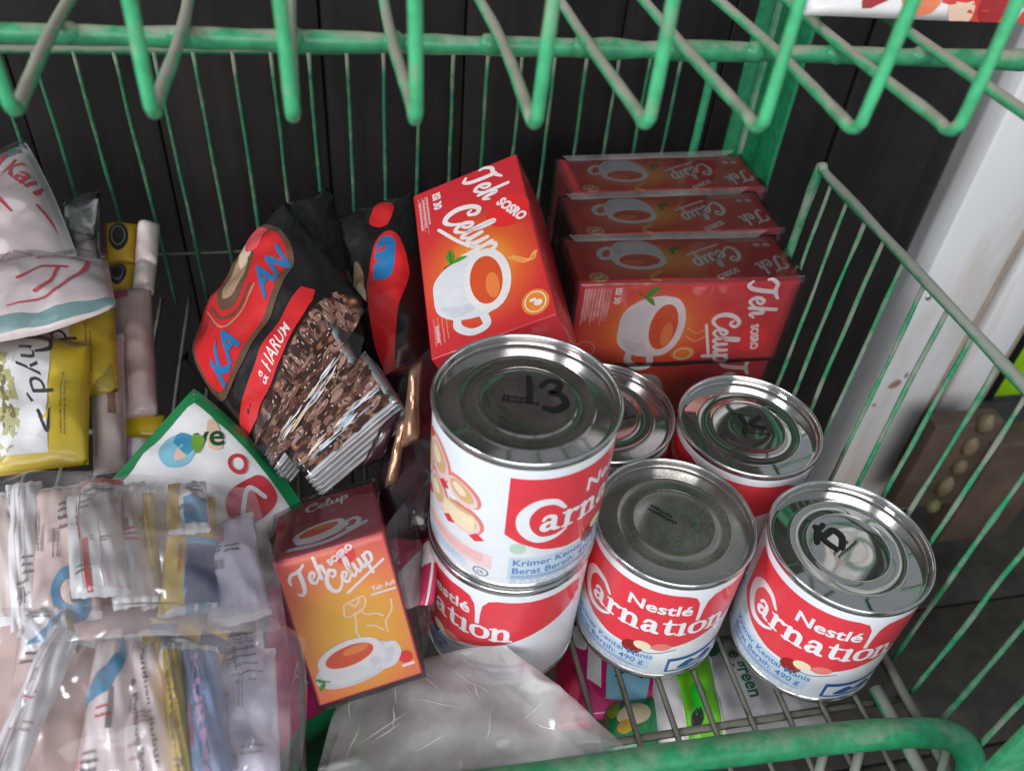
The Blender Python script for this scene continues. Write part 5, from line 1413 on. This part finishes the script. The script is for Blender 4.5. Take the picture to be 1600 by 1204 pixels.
# dark gap filler: tray-like flat pouch under the sachets
small_sachet('brown rose sachet lying flat under the others in the clear bag', ((-60, 1260, .31), (330, 1260, .32), (320, 800, .40), (-60, 790, .39)), S_BROWNISH, (), 79, thick=.003)
# the clear bag itself
def folds(u, v):
    rd = lambda t: 1 - 2 * abs(math.sin(t))
    w1 = noise.noise(Vector((u * 3.5, v * 3.5, 4.2))) * 3
    return 0.0022 * rd(4 * v + w1) + 0.0016 * rd(6 * u - 8 * v + w1 * 2) + 0.0010 * rd(19 * v + 5 * u + 2 * w1)
P_ = Pillow(*quad(.3, (-80, 1290, .262), (440, 1290, .272), (395, 762, .362), (-70, 728, .352)), thick=.012, nu=48, nv=48, wr=.0026, seed=90, bow=(0, .08, .02, 0), freq=34, crease=folds, flap=0)
bag = P_.build('clear_bag', M_FILM, closed=False)
tag(bag, 'large clear plastic bag full of paper sachets in the lower left corner', 'plastic bag')
P_ = Pillow(*quad(.3, (-80, 1010, .290), (440, 985, .298), (430, 940, .312), (-80, 950, .300)), thick=.004, nu=40, nv=6, wr=.0022, seed=92, freq=40)
P_.build('seam_fold', M_FILM, bag, closed=False)
P_ = Pillow(*quad(.3, (365, 1290, .278), (475, 1215, .30), (482, 1000, .325), (400, 950, .315)), thick=.007, nu=40, nv=40, wr=.0045, seed=94, freq=44, flap=0)
P_.build('puffed_corner', M_FILM, bag, closed=False)

# grey clear bag crumpled at the front
def folds2(u, v):
    rd = lambda t: 1 - 2 * abs(math.sin(t))                       # sharp ridges
    w1 = noise.noise(Vector((u * 3, v * 3, 1.7))) * 3
    return 0.0026 * rd(2.4 * u + 1.1 * v + w1 * .8) + 0.0010 * rd(5.5 * u - 4 * v + w1)
P_ = Pillow(*quad(.33, (490, 1300, .335), (1010, 1205, .372), (790, 1010, .388), (545, 1060, .382)), thick=.007, nu=84, nv=64, wr=.0014, seed=101, bow=(0, .02, .06, .03), freq=36, crease=folds2, flap=0)
o = P_.build('grey_bag', M_MILKY, closed=False)
tag(o, 'crumpled milky grey plastic bag lying at the front under the orange box', 'plastic bag')
# whitened fold lines in the film, painted on as bright crease highlights
M_CREASE = mat_film('whitened_crease_highlight', haze=0.55, haze_col=(0.97, 0.96, 0.96), rough=0.15, streak=0.6, fres=1.0, bump=0.2, trans=0.3)
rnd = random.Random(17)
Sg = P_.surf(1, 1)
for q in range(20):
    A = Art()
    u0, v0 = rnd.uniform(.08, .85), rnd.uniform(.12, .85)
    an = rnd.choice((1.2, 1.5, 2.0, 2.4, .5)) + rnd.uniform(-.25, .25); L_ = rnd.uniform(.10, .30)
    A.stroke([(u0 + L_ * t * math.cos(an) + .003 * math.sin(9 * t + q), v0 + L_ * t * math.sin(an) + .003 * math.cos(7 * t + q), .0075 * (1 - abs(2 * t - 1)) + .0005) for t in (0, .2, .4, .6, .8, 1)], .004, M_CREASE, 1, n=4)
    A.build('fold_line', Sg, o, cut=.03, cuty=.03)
P_ = Pillow(*quad(.33, (510, 1310, .348), (980, 1240, .380), (760, 1050, .396), (560, 1090, .388)), thick=.006, nu=36, nv=30, wr=.004, seed=103, bow=(0, .02, .1, .05), freq=40, crease=lambda u, v: folds2(v, u))
P_.build('inner_layer', M_MILKY, o, closed=False)

# ================================================================== goods on the tier below, seen through the floor wires
def below(name, label, cat, z, c, mat, arts=(), seed=0, thick=.008, W=1, Hh=1, group='goods on the lower tier'):
    return pack(name, label, cat, [at(p[0], p[1], z=z + (p[2] if len(p) > 2 else 0)) for p in c], mat, arts, thick=thick, seed=seed, wr=.0016, W=W, Hh=Hh, group=group)
M_MAG = plain('magenta_pack', srgb(200, 40, 110), .3, coat=.4, vary=.12, scale=18)
M_CERISE = plain('cerise_pack', srgb(196, 34, 76), .3, coat=.4, vary=.12, scale=18)
M_LIMEP = plain('lime_pack', srgb(110, 200, 40), .3, coat=.4, vary=.1, scale=18)
M_PKGREEN = plain('green_pack', srgb(36, 140, 84), .3, coat=.4, vary=.12, scale=18)
M_GREYP = plain('grey_lattice_pack', srgb(150, 148, 150), .45, vary=.12, scale=90, bump=.6, bscale=140)
A = Art(); A.blob([(.1, .2), (.5, .1), (.9, .4), (.4, .6)], P_WHITE, 1)
below('lower_pack', 'cerise pack below the floor wires, left of the middle front can', 'pack', -.035, ((868, 1140), (935, 1135), (918, 985), (868, 1000)), M_CERISE, seed=111)
A = Art(); A.poly([(.30, .15), (.75, .12), (.80, .42), (.34, .48)], P_SKY, 1); A.poly([(.12, .35), (.26, .25), (.30, .70), (.18, .75)], P_WHITE, 1); A.blob([(.05, .7), (.15, .65), (.16, .9), (.06, .92)], P_WHITE, 1); A.ellipse(.0, .55, .05, .1, P_MUST, 1); A.stroke([(.42, .36), (.55, .4), (.7, .34)], .02, P_NAVY, 2)
below('lower_pack', 'magenta pack with a pale blue label below the floor wires', 'pack', -.03, ((905, 1125), (1040, 1120), (1045, 985), (885, 970)), M_MAG, (('label', A),), seed=113)
A = Art(); A.ellipse(.5, .6, .3, .2, ink('cream_food', 220, 210, 170), 1); A.ellipse(.35, .4, .14, .12, P_MUST, 2); A.ellipse(.15, .8, .1, .2, ink('herb', 140, 170, 50), 2)
below('lower_pack', 'green pack with a food picture showing below the front rail', 'pack', -.028, ((940, 1185), (1030, 1175), (1030, 1085), (945, 1100)), M_PKGREEN, (('food_picture', A),), seed=115)
below('lower_pack', 'plain white pack between the magenta and the lime packs', 'pack', -.026, ((1030, 1175), (1080, 1168), (1065, 1035), (1012, 1050)), S_WHITE, seed=117)
A = Art(); A.rect(.0, 0, .12, 1, P_WHITE, 1); A.rect(.86, 0, 1, 1, P_WHITE, 1); A.ellipse(.42, .42, .2, .14, ink('vivid_green', 30, 190, 40), 2, 70); A.blob([(.25, .12), (.45, .2), (.4, .32), (.22, .25)], P_BLACK, 2)
below('lower_pack', 'lime green pack with white edges under the middle front can', 'pack', -.024, ((1068, 1170), (1138, 1160), (1110, 1010), (1040, 1030)), M_LIMEP, (('print', A),), seed=119)
A = Art()
A.text('e green', .22, .80, .16, P_DGREEN, 2, rot=-80, bold=.02, shear=.2); A.blob([(.02, .85), (.12, .78), (.22, .92), (.1, .98)], P_DGREEN, 2)
below('lower_pack', 'grey patterned pack with green script between the two front cans', 'pack', -.024, ((1130, 1165), (1300, 1130), (1260, 985), (1085, 1000)), M_GREYP, (('green_script', A),), seed=121)
A = Art(); A.poly([(.0, 0), (1, 0), (1, .42), (.4, .28), (0, .05)], P_GREEN, 1); A.text('Active', .30, .44, .16, ink('pale_rose_text', 220, 150, 170), 2, bold=.01); A.ellipse(.72, .62, .2, .09, P_TEAL, 1); A.rect(.56, .68, .68, .76, P_SKY, 1)
below('lower_pack', 'pink and green pack with pale lettering under the orange tea box', 'pack', -.03, ((400, 1260), (580, 1250), (560, 900), (420, 905)), M_MAG, (('print', A),), seed=123)
below('lower_pack', 'dark green pack low between the clear bag and the grey bag', 'pack', -.02, ((380, 1275), (560, 1270), (540, 1120), (420, 1200)), plain('dark_green_pack', srgb(22, 84, 48), .35, vary=.15), seed=125)

# bag of red goods on the upper tier, top right
A = Art()
rnd = random.Random(3)
I_FR = (ink('fruit_red', 206, 60, 48), ink('fruit_orange', 230, 130, 90), P_WHITE, ink('fruit_dark', 160, 34, 40), P_PEACH)
for q in range(90): A.ellipse(rnd.uniform(.22, .98), rnd.uniform(.03, .97), rnd.uniform(.03, .10), rnd.uniform(.05, .16), rnd.choice(I_FR), 1, rnd.uniform(0, 180), 12)
pack('printed_bag', 'red and white printed bag lying on the upper basket at the top right', 'bag', [at(1255, 24, z=.284), at(1690, 40, z=.284), at(1690, 40, z=.284) + Vector((.01, .05, .05)), at(1262, 22, z=.284) + Vector((0, .05, .05))], S_WHITE, (('fruit_print', A),), thick=.008, seed=131)
